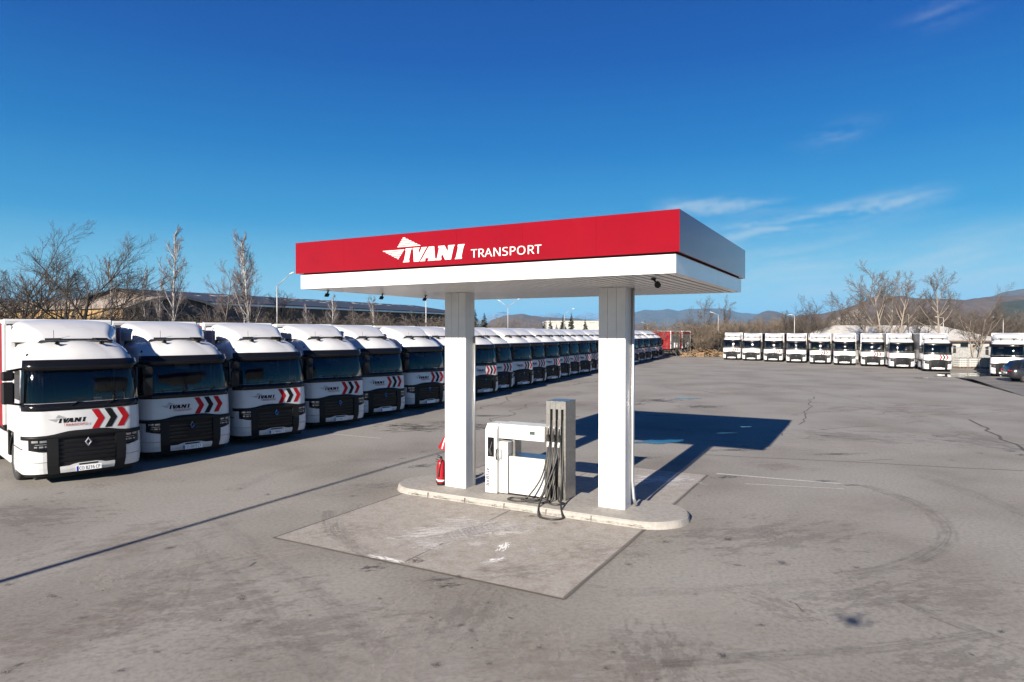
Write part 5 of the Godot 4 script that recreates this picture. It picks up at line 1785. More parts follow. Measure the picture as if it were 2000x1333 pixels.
	for i in 40:
		var x := lerpf(1335, 1660, (i + rng.randf()) / 40.0)
		var tall_ := rng.randf() < 0.45
		var kind := "wisp" if tall_ else "scrub"
		var v := rng.randi() % (2 if tall_ else 3)
		plant("hedge_bush", kind, v, x, rng.randf_range(608, 628) if tall_ else rng.randf_range(622, 640), rng.randf_range(104, 122), reach(kind, v), M.bark_grey, M.twig_straw if rng.randf() < 0.5 else M.twig_brown, "straw and brown thicket beyond the sunlit lorries", "thicket beyond the sunlit lorries", rng.randf() * 6.0, rng.randf_range(1.2, 2.0))
	for i in 26:
		var x := lerpf(1690, 2040, (i + rng.randf()) / 26.0)
		var v := rng.randi() % 3
		plant("hedge_bush", "scrub", v, x, rng.randf_range(600, 640), rng.randf_range(112, 130), reach("scrub", v), M.bark_grey, M.twig_brown, "brown thicket behind the white-roofed building", "thicket behind the white-roofed building", rng.randf() * 6.0, rng.randf_range(1.2, 1.9))
	for i in 5:
		plant("scrub_bush", "scrub", i % 3, [938, 948, 1030, 1322, 1300][i], [618, 622, 618, 632, 634][i], [120, 122, 160, 150, 152][i], reach("scrub", i % 3), M.bark_grey, M.twig_straw, ["rusty brown bush beside the column", "second rusty brown bush beside the column", "slender reddish bush before the far white hall", "brown bush behind the red trailers", "second brown bush behind the red trailers"][i], "", i * 1.1, [1.6, 1.4, 0.6, 2.4, 2.2][i])

func conifer_mesh(seed_: int, height: float, width: float) -> Array:
	rng.seed = seed_
	var trunk := MB.new()
	trunk.tube([Vector3.ZERO, Vector3(0, height * 0.5, 0), Vector3(0, height, 0)], [0.14, 0.08, 0.015], 6, false)
	var m := MB.new()
	var n := int(height * 26)
	for i in n:
		var f := float(i) / n
		var y := lerpf(0.6, height * 0.99, f)
		var r := width * 0.5 * (1.0 - f) * rng.randf_range(0.6, 1.15) + 0.08
		var a := rng.randf() * TAU
		var o := Vector3(cos(a), 0, sin(a))
		var s := Vector3(-sin(a), 0, cos(a))
		var tip := Vector3(0, y - r * 0.28, 0) + o * r
		var mid := Vector3(0, y - r * 0.05, 0) + o * r * 0.55
		for k in 3:
			var w := r * rng.randf_range(0.16, 0.30) + 0.04
			var up := Vector3(0, rng.randf_range(-0.1, 0.14) * r, 0)
			m.tri(Vector3(0, y, 0), mid - s * w + up, tip + s * (k - 1) * w)
			m.tri(Vector3(0, y - 0.05, 0), tip + s * (k - 1) * w + up, mid + s * w)
	return [trunk.mesh(true), m.mesh()]

func conifers() -> void:
	var a := conifer_mesh(3, 9.0, 4.6)
	var b := conifer_mesh(4, 7.0, 4.8)
	var rows := [[928, 604, 124, a, "tall dark conifer behind the rusty bush by the canopy column"], [946, 611, 128, b, "dark conifer between the column and the far lamp"], [1063, 628, 150, b, "low bushy conifer before the white hall"], [1075, 622, 152, a, "dark conifer beside the low bushy one"], [1087, 634, 150, b, "smallest conifer before the white hall"], [1100, 614, 158, a, "tall thin conifer beside the lamp before the white hall"], [1116, 611, 150, a, "tallest dark conifer before the white hall"], [1143, 622, 160, a, "lone conifer standing apart before the tall white hall"], [1260, 626, 165, a, "dark conifer beyond the last lorries"]]
	for r in rows:
		var foot := at(r[0], 649, r[2])
		var h := at(r[0], r[1], r[2]).y
		var t := thing("conifer_tree", r[4], "tree", Vector3(foot.x, -0.06, foot.z), r[0] * 0.1, "conifers in the middle distance")
		var own: float = r[3][1].get_aabb().end.y
		t.scale = Vector3.ONE * (h / own)
		part("trunk", r[3][0], M.bark_dark, t)
		part("crown", r[3][1], M.needle, t)


# ---------------------------------------------------------------- buildings, lamps, clutter
func hangars() -> void:
	var r := Vector3(0.477, 0, -0.879)           # the long walls run this way
	var q := Vector3(-0.879, 0, -0.477)          # and this way across
	# long dark hall
	var o := at(352, 649, 84) * Vector3(1, 0, 1)
	var t := thing("industrial_hall", "long brown industrial hall with dark pitched roof", "building", o, 0.0)
	var L := 66.0
	var W := 26.0
	var eave := 7.9
	var ridge := 9.8
	var n := 12
	for i in n:                                                 # wall bays between pilasters
		var m := MB.new()
		var a := r * (L * i / n)
		var b := r * (L * (i + 1) / n)
		m.quad(a, b, b + Vector3.UP * eave, a + Vector3.UP * eave)
		part("wall_bay", m.mesh(), M.wall_brown, t)
		m = MB.new()
		m.box(a + Vector3.UP * eave / 2 - q * 0.1, Vector3(0.4, eave, 0.4), Basis(r, Vector3.UP, r.cross(Vector3.UP)))
		part("pilaster", m.mesh(), M.wall_brown, t)
		if i > 2:
			for k in 2:
				m = MB.new()
				var c := r * (L * (i + 0.3 + 0.4 * k) / n) - q * 0.03
				m.box(c + Vector3.UP * 3.4, Vector3(1.5, 2.6, 0.1), Basis(r, Vector3.UP, r.cross(Vector3.UP)))
				part("window", m.mesh(), M.dark_glass, t)
	for e in [Vector3.ZERO, r * L]:
		var m := MB.new()
		var p := [e, e + q * W, e + q * W + Vector3.UP * eave, e + q * W / 2 + Vector3.UP * ridge, e + Vector3.UP * eave]
		m.tri(p[0], p[1], p[2]); m.tri(p[0], p[2], p[3]); m.tri(p[0], p[3], p[4])
		part("gable", m.mesh(), M.wall_brown, t)
	for s in 2:
		var m := MB.new()
		var e0 := (-q * 0.6 if s == 0 else q * (W + 0.6)) - r * 0.5 + Vector3.UP * (eave - 0.05)
		var e1 := e0 + r * (L + 1.0)
		var k0 := q * W / 2 - r * 0.5 + Vector3.UP * ridge
		var k1 := k0 + r * (L + 1.0)
		m.quad(e0, e1, k1, k0)
		m.quad(e1 - Vector3.UP * 0.25, e0 - Vector3.UP * 0.25, e0, e1)
		m.quad(e0 - Vector3.UP * 0.25, e1 - Vector3.UP * 0.25, k1 - Vector3.UP * 0.25, k0 - Vector3.UP * 0.25)
		var rf := part("roof_slope", m.mesh(), M.roof_dark, t)
		if s == 0:
			rng.seed = 8
			for i in 60:                                          # melting snow left on the roof sheets
				var f := rng.randf()
				var u := rng.randf_range(0.04, 0.98)
				var c := e0.lerp(k0, lerpf(0.55, 0.97, f)) + r * (L * u)
				var up := (k0 - e0).normalized()
				var sm := MB.new()
				var a := r * rng.randf_range(0.15, 0.7)
				var b := up * rng.randf_range(0.08, 0.35)
				var nn := r.cross(up) * 0.03
				if nn.y < 0: nn = -nn
				sm.quad(c - a - b + nn, c + a - b + nn, c + a * 0.6 + b + nn, c - a * 0.8 + b + nn)
				part("snow_patch", sm.mesh(), M.snow, rf)
	var gm := MB.new()
	gm.bar(-q * 0.7 + Vector3.UP * (eave - 0.35), -q * 0.7 + r * L + Vector3.UP * (eave - 0.35), 0.25, 0.25)
	part("gutter", gm.mesh(), M.alu, t)
	# lower vaulted hall with the sunlit yellow wall
	o = at(246, 649, 68) * Vector3(1, 0, 1)
	t = thing("vaulted_hall", "low hall with sunlit yellow wall and pale vaulted roof", "building", o, 0.0)
	L = 11.5
	W = 40.0
	eave = 6.3
	n = 10
	for i in n:
		var m := MB.new()
		var a := q * (W * i / n)
		var b := q * (W * (i + 1) / n)
		m.quad(b, a, a + Vector3.UP * eave, b + Vector3.UP * eave)
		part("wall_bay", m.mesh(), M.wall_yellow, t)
		m = MB.new()
		m.box(b + Vector3.UP * eave / 2 - r * 0.05, Vector3(0.25, eave, 0.25), Basis(q, Vector3.UP, q.cross(Vector3.UP)))
		part("rib", m.mesh(), M.wall_yellow, t)
	var pts := []
	for i in 13:
		var f := i / 12.0
		pts.append(r * lerpf(-0.4, L + 0.4, f) + Vector3.UP * (eave + 1.5 * sin(PI * f)))
	var gb := MB.new()
	for i in 12:
		gb.quad(Vector3(pts[i].x, 0, pts[i].z), Vector3(pts[i + 1].x, 0, pts[i + 1].z), pts[i + 1] - Vector3.UP * 0.02, pts[i] - Vector3.UP * 0.02)
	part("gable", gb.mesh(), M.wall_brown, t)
	for i in 12:
		var m := MB.new()
		var a: Vector3 = pts[i] - q * 0.5
		var b: Vector3 = pts[i + 1] - q * 0.5
		m.quad(a, b, b + q * (W + 1), a + q * (W + 1))
		m.quad(a - Vector3.UP * 0.3, b - Vector3.UP * 0.3, b, a)
		part("roof_sheet", m.mesh(), M.roof_tan, t)
	# small shed in front of the hall
	o = at(632, 649, 68) * Vector3(1, 0, 1)
	t = thing("low_shed", "low dark shed with a flat overhanging roof before the brown hall", "shed", o, atan2(-r.z, r.x))
	var sm := MB.new()
	sm.box(Vector3(3.0, 1.9, -1.5), Vector3(6.0, 3.8, 3.0))
	part("wall", sm.mesh(), M.wall_brown, t)
	sm = MB.new()
	sm.cbox(Vector3(3.0, 3.9, -1.4), Vector3(7.2, 0.18, 3.8), 0.03)
	part("roof", sm.mesh(), M.roof_dark, t)
	sm = MB.new()
	sm.box(Vector3(2.2, 1.1, 0.01), Vector3(1.0, 2.2, 0.06))
	part("door", sm.mesh(), M.wood_dark, t)

func far_halls() -> void:
	var t := thing("warehouse", "tall white warehouse block beyond the conifers", "building", at(1068, 649, 190) * Vector3(1, 0, 1))
	var m := MB.new()
	m.box(Vector3(8.5, 3.4, -12), Vector3(17, 6.8, 24))
	part("wall", m.mesh(), M.wall_white, t)
	m = MB.new()
	m.box(Vector3(8.5, 6.9, -12), Vector3(17.4, 0.25, 24.4))
	part("roof", m.mesh(), M.roof_white, t)
	t = thing("warehouse", "long low white warehouse with a row of windows next to the tall block", "building", at(950, 649, 200) * Vector3(1, 0, 1))
	m = MB.new()
	m.box(Vector3(9, 2.25, -8), Vector3(18, 4.5, 16))
	part("wall", m.mesh(), M.wall_white, t)
	m = MB.new()
	m.box(Vector3(9, 4.65, -8), Vector3(18.6, 0.3, 16.6))
	part("roof", m.mesh(), M.roof_white, t)
	for i in 6:
		m = MB.new()
		m.box(Vector3(1.8 + i * 2.9, 3.0, 0.03), Vector3(1.7, 1.1, 0.06))
		part("window", m.mesh(), M.dark_glass, t)
	# white-roofed workshop behind the right row
	var o := at(1648, 649, 92) * Vector3(1, 0, 1)
	t = thing("workshop", "long low workshop with white pitched roof behind the metal fence", "building", o, 0.14)
	var L := 24.5
	var W := 12.0
	m = MB.new()
	m.box(Vector3(L / 2, 1.3, -W / 2), Vector3(L, 2.6, W))
	part("wall", m.mesh(), M.wall_white, t)
	m = MB.new()
	var e := 0.7
	var p := [Vector3(-e, 2.6, e), Vector3(L + e, 2.6, e), Vector3(L + e, 2.6, -W - e), Vector3(-e, 2.6, -W - e), Vector3(2.6, 4.8, -W / 2), Vector3(L - 4.5, 4.8, -W / 2)]
	m.quad(p[0], p[1], p[5], p[4])
	m.quad(p[2], p[3], p[4], p[5])
	m.tri(p[1], p[2], p[5])
	m.tri(p[3], p[0], p[4])
	var rf := part("roof", m.mesh(), M.roof_white, t)
	m = MB.new()
	m.box(Vector3(L / 2, 2.52, e), Vector3(L + 1.4, 0.16, 0.06))
	part("gutter", m.mesh(), M.wood_dark, rf)
	for i in 11:
		m = MB.new()
		m.box(Vector3(1.6 + i * 2.15, 1.75, 0.02), Vector3([0.9, 0.5, 1.2][i % 3], 0.9, 0.06))
		part("window", m.mesh(), M.dark_glass, t)
	t = thing("stone_house", "distant ochre stone building on the slope behind the workshop", "building", at(1925, 649, 260) * Vector3(1, 0, 1))
	m = MB.new()
	m.box(Vector3(5, 3.2, -4), Vector3(9, 7.6, 8))
	m.box(Vector3(-5, 2.4, -4), Vector3(12, 5.2, 8))
	m.box(Vector3(14, 2.4, -4), Vector3(10, 5.2, 8))
	part("wall", m.mesh(), M.wall_far, t)
	m = MB.new()
	m.box(Vector3(5, 5.0, 0.05), Vector3(2.2, 2.0, 0.2))
	part("window", m.mesh(), M.wood_dark, t)

func street_lamp(px: float, foot: float, height: float, arm: Vector3, label: String, two := false) -> void:
	var t := thing("street_lamp", label, "street lamp", at(px, 649, foot) * Vector3(1, 0, 1), 0.0, "street lamps")
	var m := MB.new()
	m.tube([Vector3(0, -0.06, 0), Vector3(0, height * 0.72, 0), Vector3(0, height, 0)], [0.07, 0.05, 0.04], 10)
	part("pole", m.mesh(true), M.pole, t)
	for s: float in ([1.0, -0.75] if two else [1.0]):
		var tip := Vector3(arm.x * s, height + arm.y * absf(s), arm.z * s)
		m = MB.new()
		m.tube([Vector3(0, height - 0.05, 0), tip], [0.04, 0.03], 8)
		part("arm", m.mesh(true), M.pole, t)
		m = MB.new()
		var d := Vector3(arm.x * s, arm.y * 0.5, arm.z * s).normalized()
		var x := d.cross(Vector3.UP).normalized()
		m.cbox(tip + d * 0.2, Vector3(0.16, 0.07, 0.46), 0.02, Basis(x, d.cross(x) * -1.0, d) if d.cross(x).y < 0 else Basis(x, d.cross(x), -d))
		part("lamp_head", m.mesh(), M.panel_white, t)

func lamps() -> void:
	street_lamp(541, 60, 8.0, Vector3(1.25, 1.05, 0.2), "grey street lamp with raised arm beside the close pair of birches")
	street_lamp(832, 66, 7.3, Vector3(1.2, 1.0, 0.2), "grey street lamp before the far end of the brown hall")
	street_lamp(992, 100, 7.6, Vector3(1.5, 1.15, 0.2), "two-armed street lamp between the two columns", true)
	street_lamp(1102, 118, 7.0, Vector3(1.4, 0.9, 0.2), "street lamp standing among the conifers")
	street_lamp(1265, 150, 5.6, Vector3(-1.0, 0.4, 0.0), "street lamp beyond the last lorries of the long row")
	street_lamp(1403, 106, 6.6, Vector3(-0.9, 0.35, 0.0), "street lamp beside the wood heap")
	street_lamp(1552, 96, 6.2, Vector3(-0.35, 0.1, 0.0), "street lamp behind the fourth sunlit lorry")
	street_lamp(1775, 84, 6.1, Vector3(-1.0, -0.3, 0.0), "grey pole behind the ninth sunlit lorry with a low arm")
	street_lamp(1960, 100, 5.9, Vector3(-1.1, 0.15, 0.0), "street lamp behind the lorry parked alone")
	street_lamp(1843, 100, 6.0, Vector3(-0.9, 0.1, 0.0), "street lamp beyond the white roof before the wide tree")
	# the mast whose shadow crosses the foreground; it stands left of and behind the camera
	var tip := gp(812, 898)
	var base := tip - Vector3(1.17, 0, -2.29) * 8.6
	var t := thing("street_lamp", "tall grey street lamp near the open corner of the yard", "street lamp", Vector3(base.x, 0, base.z), 0.0, "street lamps")
	var m := MB.new()
	m.tube([Vector3(0, -0.05, 0), Vector3(0, 5.0, 0), Vector3(0, 8.6, 0)], [0.10, 0.075, 0.05], 10)
	part("pole", m.mesh(true), M.pole, t)
	m = MB.new()
	m.tube([Vector3(0, 8.55, 0), Vector3(0.7, 8.9, -1.2)], [0.04, 0.03], 8)
	part("arm", m.mesh(true), M.pole, t)
	m = MB.new()
	m.cbox(Vector3(0.8, 8.92, -1.4), Vector3(0.22, 0.1, 0.6), 0.03, Basis(Vector3.UP, -0.5))
	part("lamp_head", m.mesh(), M.panel_white, t)

func clutter() -> void:
	# wood heap, pallets, tyres and the low wall behind them
	var o := gp(1378, 697) * Vector3(1, 0, 1)
	var m := MB.new()
	rng.seed = 12
	for i in 260:
		var x := rng.randf_range(-3.2, 3.2)
		var hmax := 1.5 * (1.0 - absf(x) / 3.6)
		var y := rng.randf_range(0.08, maxf(hmax, 0.2))
		var z := rng.randf_range(-1.6, 0.6)
		var d := Vector3(rng.randf_range(-1, 1), rng.randf_range(-0.35, 0.35), rng.randf_range(-0.6, 0.6)).normalized() * rng.randf_range(0.25, 0.8)
		m.bar(Vector3(x, y, z) - d, Vector3(x, y, z) + d, rng.randf_range(0.08, 0.22), rng.randf_range(0.06, 0.16))
	var heap := MeshInstance3D.new()
	heap.name = "wood_heap"
	heap.mesh = m.mesh()
	heap.material_override = M.wood
	heap.position = o
	add_child(heap)
	heap.set_meta("kind", "stuff")
	heap.set_meta("label", "heap of broken boards and firewood beside the sunlit row")
	heap.set_meta("category", "wood heap")
	var pal := ["wooden pallet lying next to the red trailers", "wooden pallet leaning on the wood heap", "wooden pallet at the foot of the wood heap", "dark wooden pallet on top of the wood heap"]
	for i in 4:
		var g: Vector3 = [gp(1341, 696), gp(1357, 695.5), gp(1368, 697.5), gp(1372, 694)][i]
		var t := thing("pallet", pal[i], "pallet", Vector3(g.x, [0.0, 0.05, 0.0, 1.3][i], g.z), [0.1, 0.4, -0.2, 0.6][i], "pallets by the wood heap")
		t.rotation.x = [1.25, 0.9, 1.1, 0.2][i]
		for k in 6:
			m = MB.new()
			m.box(Vector3(-0.5 + k * 0.2, 0.13, 0), Vector3(0.13, 0.025, 1.2))
			part("board", m.mesh(), M.wood if i < 3 else M.wood_dark, t)
		for k in 3:
			m = MB.new()
			m.box(Vector3(0, 0.06, -0.5 + k * 0.5), Vector3(1.13, 0.1, 0.1))
			part("bearer", m.mesh(), M.wood_dark, t)
	for i in 9:
		var g := gp(1386 + (i % 4) * 7.0, 688) * Vector3(1, 0, 1) + Vector3(0, 0, -2)
		var t := thing("old_tyre", "old black lorry tyre stacked behind the wood heap", "tyre", g + Vector3(0, 0.16 + 0.31 * (i / 4), 0), 0.0, "old tyres behind the wood heap")
		t.rotation.z = PI / 2
		part("tread", M.wheels_big[0], M.rubber, t)
	m = MB.new()
	var t2 := thing("concrete_wall", "low white concrete wall behind the wood heap", "wall", gp(1344, 692) * Vector3(1, 0, 1) + Vector3(0, 0, -6))
	for i in 4:
		m = MB.new()
		m.box(Vector3(0.9 + i * 1.85, 1.0, 0), Vector3(1.82, 2.1, 0.16))
		part("wall_panel", m.mesh(), M.wall_white, t2)
	# metal fence and liquid tanks by the wet corner
	var a := gp(1848, 715) * Vector3(1, 0, 1)
	var t := thing("metal_fence", "pale corrugated metal fence behind the liquid tanks", "fence", a, 0.1)
	for i in 14:
		m = MB.new()
		for k in 6:
			var x0 := i * 1.0 + k / 6.0
			m.box(Vector3(x0 + 0.08, 1.05, -0.015 * (k % 2)), Vector3(0.15, 2.0, 0.03))
		part("fence_panel", m.mesh(), M.fence, t)
		m = MB.new()
		m.box(Vector3(i * 1.0, 1.05, -0.06), Vector3(0.06, 2.1, 0.06))
		part("post", m.mesh(), M.alu, t)
	m = MB.new()
	m.bar(Vector3(0, 2.1, 0), Vector3(14, 2.1, 0), 0.06, 0.05)
	part("top_rail", m.mesh(), M.alu, t)
	var names := ["caged white liquid tank next to the end lorry of the sunlit row", "second caged white liquid tank from the end lorry", "third caged white liquid tank from the end lorry", "caged white liquid tank beside the lorry parked alone"]
	for i in 4:
		var g := gp(1876 + i * 19.5, 720) * Vector3(1, 0, 1)
		var tk := thing("liquid_tank", names[i], "tank", g, 0.1, "caged liquid tanks by the fence")
		m = MB.new()
		m.cbox(Vector3(0, 0.62, 0), Vector3(0.96, 0.92, 0.90), 0.06)
		part("bottle", m.mesh(), M.tank, tk)
		m = MB.new()
		for k in 6:
			for z: float in [-0.49, 0.49]:
				m.box(Vector3(-0.5 + k * 0.2, 0.64, z), Vector3(0.02, 1.0, 0.02))
		for k in 5:
			for z: float in [-0.49, 0.49]:
				m.box(Vector3(0, 0.18 + k * 0.23, z * 1.03), Vector3(1.04, 0.02, 0.02))
			for x: float in [-0.53, 0.53]:
				m.box(Vector3(x, 0.18 + k * 0.23, 0), Vector3(0.02, 0.02, 1.0))
		part("cage", m.mesh(), M.alu, tk)
		m = MB.new()
		for k in 3:
			m.box(Vector3(-0.42 + k * 0.42, 0.07, 0), Vector3(0.14, 0.14, 1.0))
		part("foot", m.mesh(), M.wood_dark, tk)
		m = MB.new()
		m.lathe(Vector3(0, 1.08, 0), Basis.IDENTITY, [Vector2(0.11, 0), Vector2(0.11, 0.05), Vector2(0, 0.05)], 12)
		part("lid", m.mesh(), M.black, tk)
	t = thing("direction_board", "dark arrow-shaped board standing before the metal fence", "sign", gp(1895, 706) * Vector3(1, 0, 1) + Vector3(0, 0, 0.5), -0.4)
	m = MB.new()
	m.poly(PackedVector2Array([Vector2(0.35, 0.1), Vector2(0.35, 2.2), Vector2(0.0, 2.1), Vector2(-0.35, 1.15), Vector2(0.0, 0.2)]), 0.05)
	part("board", m.mesh(), M.black, t)
	m = MB.new()
	m.box(Vector3(0.2, 0.05, -0.05), Vector3(0.5, 0.1, 0.4))
	part("base", m.mesh(), M.decal_red, t)


# ---------------------------------------------------------------- dark estate car at the right edge
func car() -> void:
	var w := gp(2006, 748)
	# local x runs from the tail to the nose, z towards the camera side; w is the foot of the rear near wheel
	var turn := -0.26
	var b := Basis(Vector3.UP, turn)
	var o := w - b * Vector3(1.05, 0, 0.86)
	var t := thing("estate_car", "black estate car with silver window trim and tail lamps lit by the sun", "car", Vector3(o.x, 0, o.z), turn)
	# stations along the car: x, half width low, half width high (glass foot), sill y, shoulder y, roof y, half roof
	var st := [[0.0, 0.70, 0.66, 0.42, 0.92, 0.98, 0.52], [0.10, 0.86, 0.80, 0.34, 1.02, 1.20, 0.54], [0.45, 0.91, 0.86, 0.30, 1.03, 1.58, 0.58], [0.95, 0.94, 0.89, 0.26, 1.03, 1.68, 0.62], [1.8, 0.93, 0.89, 0.24, 1.01, 1.72, 0.64], [2.6, 0.93, 0.89, 0.24, 0.99, 1.68, 0.63], [3.2, 0.93, 0.88, 0.24, 0.98, 1.42, 0.62], [3.7, 0.93, 0.86, 0.25, 0.97, 1.05, 0.66], [4.4, 0.91, 0.80, 0.28, 0.88, 0.95, 0.62], [4.75, 0.86, 0.72, 0.34, 0.74, 0.80, 0.56], [4.86, 0.72, 0.64, 0.42, 0.62, 0.66, 0.5]]
	var body := MB.new()
	var glass := MB.new()
	var rings := []
	for s in st:
		var h: Array = []
		var x: float = s[0]
		for side: float in [-1.0, 1.0]:
			h.append([Vector3(x, s[3], side * (s[1] - 0.08)), Vector3(x, s[3] + 0.12, side * s[1]), Vector3(x, (s[3] + s[4]) / 2 + 0.08, side * (s[1] + 0.015)), Vector3(x, s[4] - 0.05, side * s[1] * 0.99), Vector3(x, s[4], side * s[2]), Vector3(x, lerpf(s[4], s[5], 0.82), side * lerpf(s[2], s[6], 0.75)), Vector3(x, s[5], side * s[6] * 0.8)])
		rings.append(h)
	for i in st.size() - 1:
		var a: Array = rings[i]
		var c: Array = rings[i + 1]
		for k in 6:
			var win: bool = k == 4 and i >= 2 and i <= 5
			(glass if win else body).quad(a[1][k], c[1][k], c[1][k + 1], a[1][k + 1])
			(glass if win else body).quad(c[0][k], a[0][k], a[0][k + 1], c[0][k + 1])
		var scr: bool = (i == 1) or (i == 6)
		(glass if scr else body).quad(a[1][6], c[1][6], c[0][6], a[0][6])
		body.quad(c[1][0], a[1][0], a[0][0], c[0][0])
	for e in [0, st.size() - 1]:
		for k in 6:
			var p := [rings[e][0][k], rings[e][1][k], rings[e][1][k + 1], rings[e][0][k + 1]]
			if e == 0: body.quad(p[0], p[1], p[2], p[3])
			else: body.quad(p[1], p[0], p[3], p[2])
	var paint := flat(0.010, 0.011, 0.014, 0.25)
	paint.clearcoat_enabled = true
	paint.clearcoat = 1.0
	paint.clearcoat_roughness = 0.04
	part("body", body.mesh(true), paint, t)
	part("windows", glass.mesh(), M.dark_glass, t)
	for side: float in [-1.0, 1.0]:
		var m := MB.new()
		m.tube([Vector3(0.62, 1.06, side * 0.895), Vector3(0.80, 1.42, side * 0.80), Vector3(1.3, 1.585, side * 0.735), Vector3(2.5, 1.56, side * 0.735), Vector3(3.25, 1.30, side * 0.78), Vector3(3.6, 1.03, side * 0.88), Vector3(2.0, 1.045, side * 0.905), Vector3(0.62, 1.06, side * 0.895)], [0.014], 5)
		part("window_trim", m.mesh(), M.chrome, t)
		m = MB.new()
		m.tube([Vector3(0.8, 1.72, side * 0.55), Vector3(1.0, 1.76, side * 0.56), Vector3(2.6, 1.75, side * 0.56), Vector3(2.8, 1.70, side * 0.55)], [0.016], 6)
		part("roof_rail", m.mesh(true), M.chrome, t)
		m = MB.new()
		m.cbox(Vector3(0.13, 0.88, side * 0.66), Vector3(0.30, 0.12, 0.34), 0.04, Basis(Vector3.UP, side * 0.55))
		part("tail_lamp", m.mesh(), M.extinguisher, t)
		m = MB.new()
		m.cbox(Vector3(4.62, 0.72, side * 0.62), Vector3(0.30, 0.14, 0.30), 0.04, Basis(Vector3.UP, -side * 0.5))
		part("headlight", m.mesh(), M.lamp_glass, t)
		m = MB.new()
		m.cbox(Vector3(3.25, 1.08, side * 1.02), Vector3(0.16, 0.13, 0.2), 0.03)
		part("door_mirror", m.mesh(), paint, t)
		for wx: float in [1.05, 3.95]:
			var wn := Node3D.new()
			wn.name = "wheel"
			t.add_child(wn, true)
			wn.position = Vector3(wx, 0.36, side * 0.80)
			wn.rotation.y = -PI / 2 if side > 0 else PI / 2
			var ty := MB.new()
			var ax := Basis(Vector3.BACK, -PI / 2)
			ty.lathe(Vector3.ZERO, ax, [Vector2(0.25, -0.12), Vector2(0.34, -0.12), Vector2(0.36, -0.08), Vector2(0.36, 0.09), Vector2(0.34, 0.13), Vector2(0.265, 0.145), Vector2(0.255, 0.09)], 28)
			part("tyre", ty.mesh(true), M.rubber, wn)
			var rm := MB.new()
			rm.lathe(Vector3.ZERO, ax, [Vector2(0.262, 0.14), Vector2(0.245, 0.09)], 28)
			for k in 10:
				var an := TAU * k / 10.0
				rm.bar(Vector3(0.115, cos(an) * 0.05, sin(an) * 0.05), Vector3(0.125, cos(an + 0.06) * 0.25, sin(an + 0.06) * 0.25), 0.035, 0.03)
			rm.lathe(Vector3.ZERO, ax, [Vector2(0.07, 0.09), Vector2(0.06, 0.135), Vector2(0, 0.14)], 12)
			part("rim", rm.mesh(), M.alu, wn)
			var ar := MB.new()
			ar.lathe(Vector3(-0.02, 0, 0), ax, [Vector2(0.42, 0.06), Vector2(0.0, 0.06)], 24)
			part("wheel_well", ar.mesh(), M.black, wn)
	var np := MB.new()
	np.box(Vector3(-0.01, 0.70, 0), Vector3(0.02, 0.12, 0.52))
	part("number_plate", np.mesh(), M.plate, t)
	var bp := MB.new()
	bp.cbox(Vector3(0.05, 0.46, 0), Vector3(0.12, 0.14, 1.4), 0.04)
	part("rear_bumper", bp.mesh(), M.black, t)


# ---------------------------------------------------------------- hills
func hills(called: String, ridge: Array, dist: float, depth: float, mat: Material, rough: float, seed_: int) -> MeshInstance3D:
	# ridge: pixels along the skyline; the slope runs down towards the camera over depth metres
	var m := MB.new()
	fn.seed = seed_
	fn.frequency = 5.0 / depth
	fn.fractal_octaves = 5
	var nx := 120
	var nz := 14
	var grid := []
	var x0: float = ridge[0].x
	var x1: float = ridge[-1].x
	for i in nx + 1:
		var x := lerpf(x0, x1, float(i) / nx)
		var y: float = ridge[-1].y
		for k in ridge.size() - 1:
			if x <= ridge[k + 1].x:
				var u: float = (x - ridge[k].x) / (ridge[k + 1].x - ridge[k].x)
				y = lerpf(ridge[k].y, ridge[k + 1].y, u * u * (3.0 - 2.0 * u) * 0.5 + u * 0.5)
				break
		var top := at(x, y, dist)
		var col := []
		var dir := Vector3(top.x, 0, top.z).normalized()
		for j in nz + 1:
			var v := float(j) / nz                              # 0 foot, 1 ridge
			var p := Vector3(top.x, 0, top.z) - dir * depth * (1.0 - v)
			var h := top.y * pow(v, 1.35)
			var w := fn.get_noise_2d(p.x, p.z)
			p.y = maxf(h + w * rough * sin(PI * clampf(v * 0.92 + 0.02, 0, 1)) + rough * 0.10 * fn.get_noise_2d(p.x * 5.0, p.z * 5.0) * v, -30.0) if j > 0 else -30.0
			col.append(p)
		col.append(Vector3(top.x, -30, top.z) + dir * depth * 0.8)
		grid.append(col)
	for i in nx:
		for j in nz + 1:
			m.quad(grid[i][j], grid[i + 1][j], grid[i + 1][j + 1], grid[i][j + 1])
	return struct(called, m.mesh(true), mat)

func v2(a: Array) -> Array:
	var o := []
	for i in range(0, a.size(), 2): o.append(Vector2(a[i], a[i + 1]))
	return o

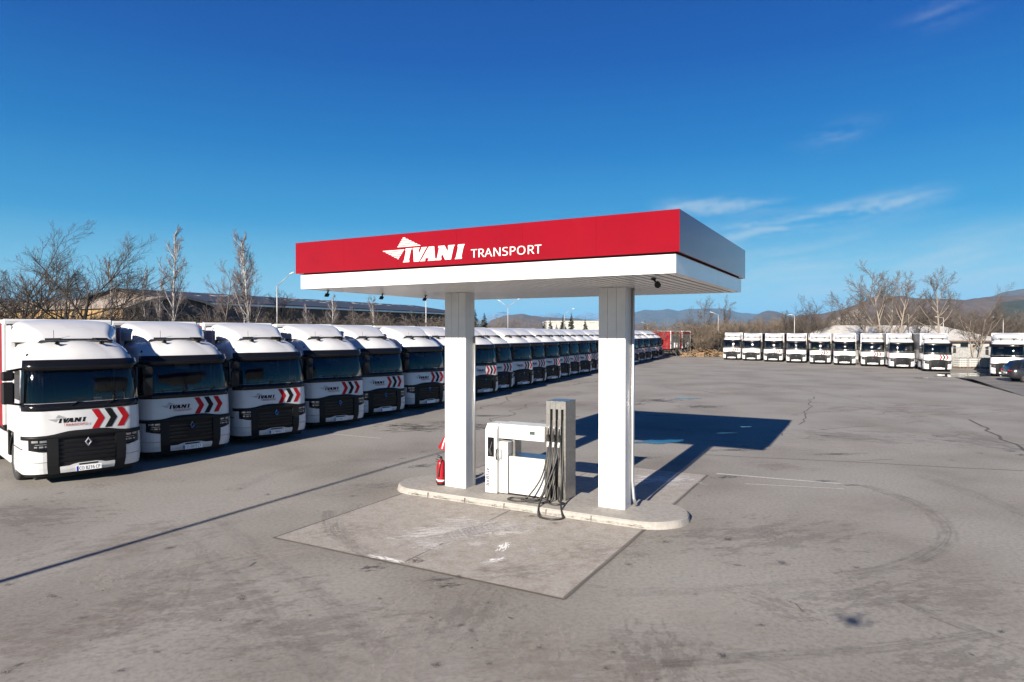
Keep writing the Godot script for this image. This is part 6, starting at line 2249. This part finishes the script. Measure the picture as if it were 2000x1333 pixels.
func skyline() -> void:
	hills("snowy_mountains", v2([880, 640, 930, 622, 955, 616, 968, 611, 985, 609, 1000, 617, 1030, 618, 1062, 616, 1075, 612, 1092, 612, 1105, 619, 1130, 617, 1145, 611, 1160, 613, 1180, 612, 1230, 618, 1300, 640]), 17000.0, 6000.0, M.hill_snow, 90.0, 1)
	hills("mountains", v2([-400, 560, -150, 575, 60, 585, 130, 578, 185, 572, 215, 568, 250, 573, 280, 580, 330, 596, 430, 612, 600, 614, 740, 612, 790, 600, 815, 598, 850, 606, 960, 640]), 8500.0, 3500.0, M.hill_far, 60.0, 2)
	hills("blue_range", v2([1150, 636, 1200, 622, 1236, 611, 1262, 606, 1285, 607, 1303, 604, 1325, 607, 1345, 604, 1372, 603, 1400, 604, 1425, 607, 1450, 612, 1475, 613, 1500, 611, 1560, 622, 1640, 640]), 6500.0, 2600.0, M.hill_far, 60.0, 3)
	hills("wooded_hill", v2([925, 647, 945, 636, 965, 624, 985, 617, 1005, 614, 1022, 612, 1040, 617, 1070, 619, 1110, 622, 1170, 626, 1240, 634, 1330, 646]), 3000.0, 1300.0, M.hill_brown, 22.0, 4)
	hills("wooded_hill", v2([1440, 646, 1470, 622, 1488, 610, 1502, 607, 1518, 609, 1540, 618, 1565, 628, 1600, 640]), 3200.0, 1200.0, M.hill_far, 22.0, 5)
	hills("wooded_hill", v2([1500, 646, 1530, 630, 1560, 617, 1600, 612, 1640, 606, 1675, 595, 1705, 582, 1735, 577, 1765, 577, 1790, 581, 1830, 584, 1880, 586, 1920, 580, 1945, 581, 2000, 577, 2150, 570, 2400, 560, 2600, 590]), 1650.0, 850.0, M.hill_brown, 22.0, 6)
	hills("distant_hill", v2([1880, 600, 1935, 580, 1965, 570, 2000, 564, 2100, 545, 2300, 530, 2600, 560]), 3300.0, 900.0, M.hill_far, 20.0, 7)
	hills("pine_slope", v2([1930, 640, 1942, 604, 1960, 590, 1985, 588, 2020, 586, 2100, 590, 2200, 630]), 1250.0, 300.0, M.hill_green, 6.0, 8)
	hills("quarry_face", v2([1610, 632, 1622, 627, 1645, 616, 1660, 608, 1675, 604, 1682, 609, 1690, 618]), 1180.0, 120.0, M.quarry, 5.0, 9)


func _ready() -> void:
	materials()
	light_and_lens()
	yard()
	skyline()
	hangars()
	far_halls()
	canopy()
	lorries()
	parked_trailers()
	woodland()
	conifers()
	lamps()
	dispenser()
	fire_gear()
	floodlights()
	clutter()
	car()
	drone()
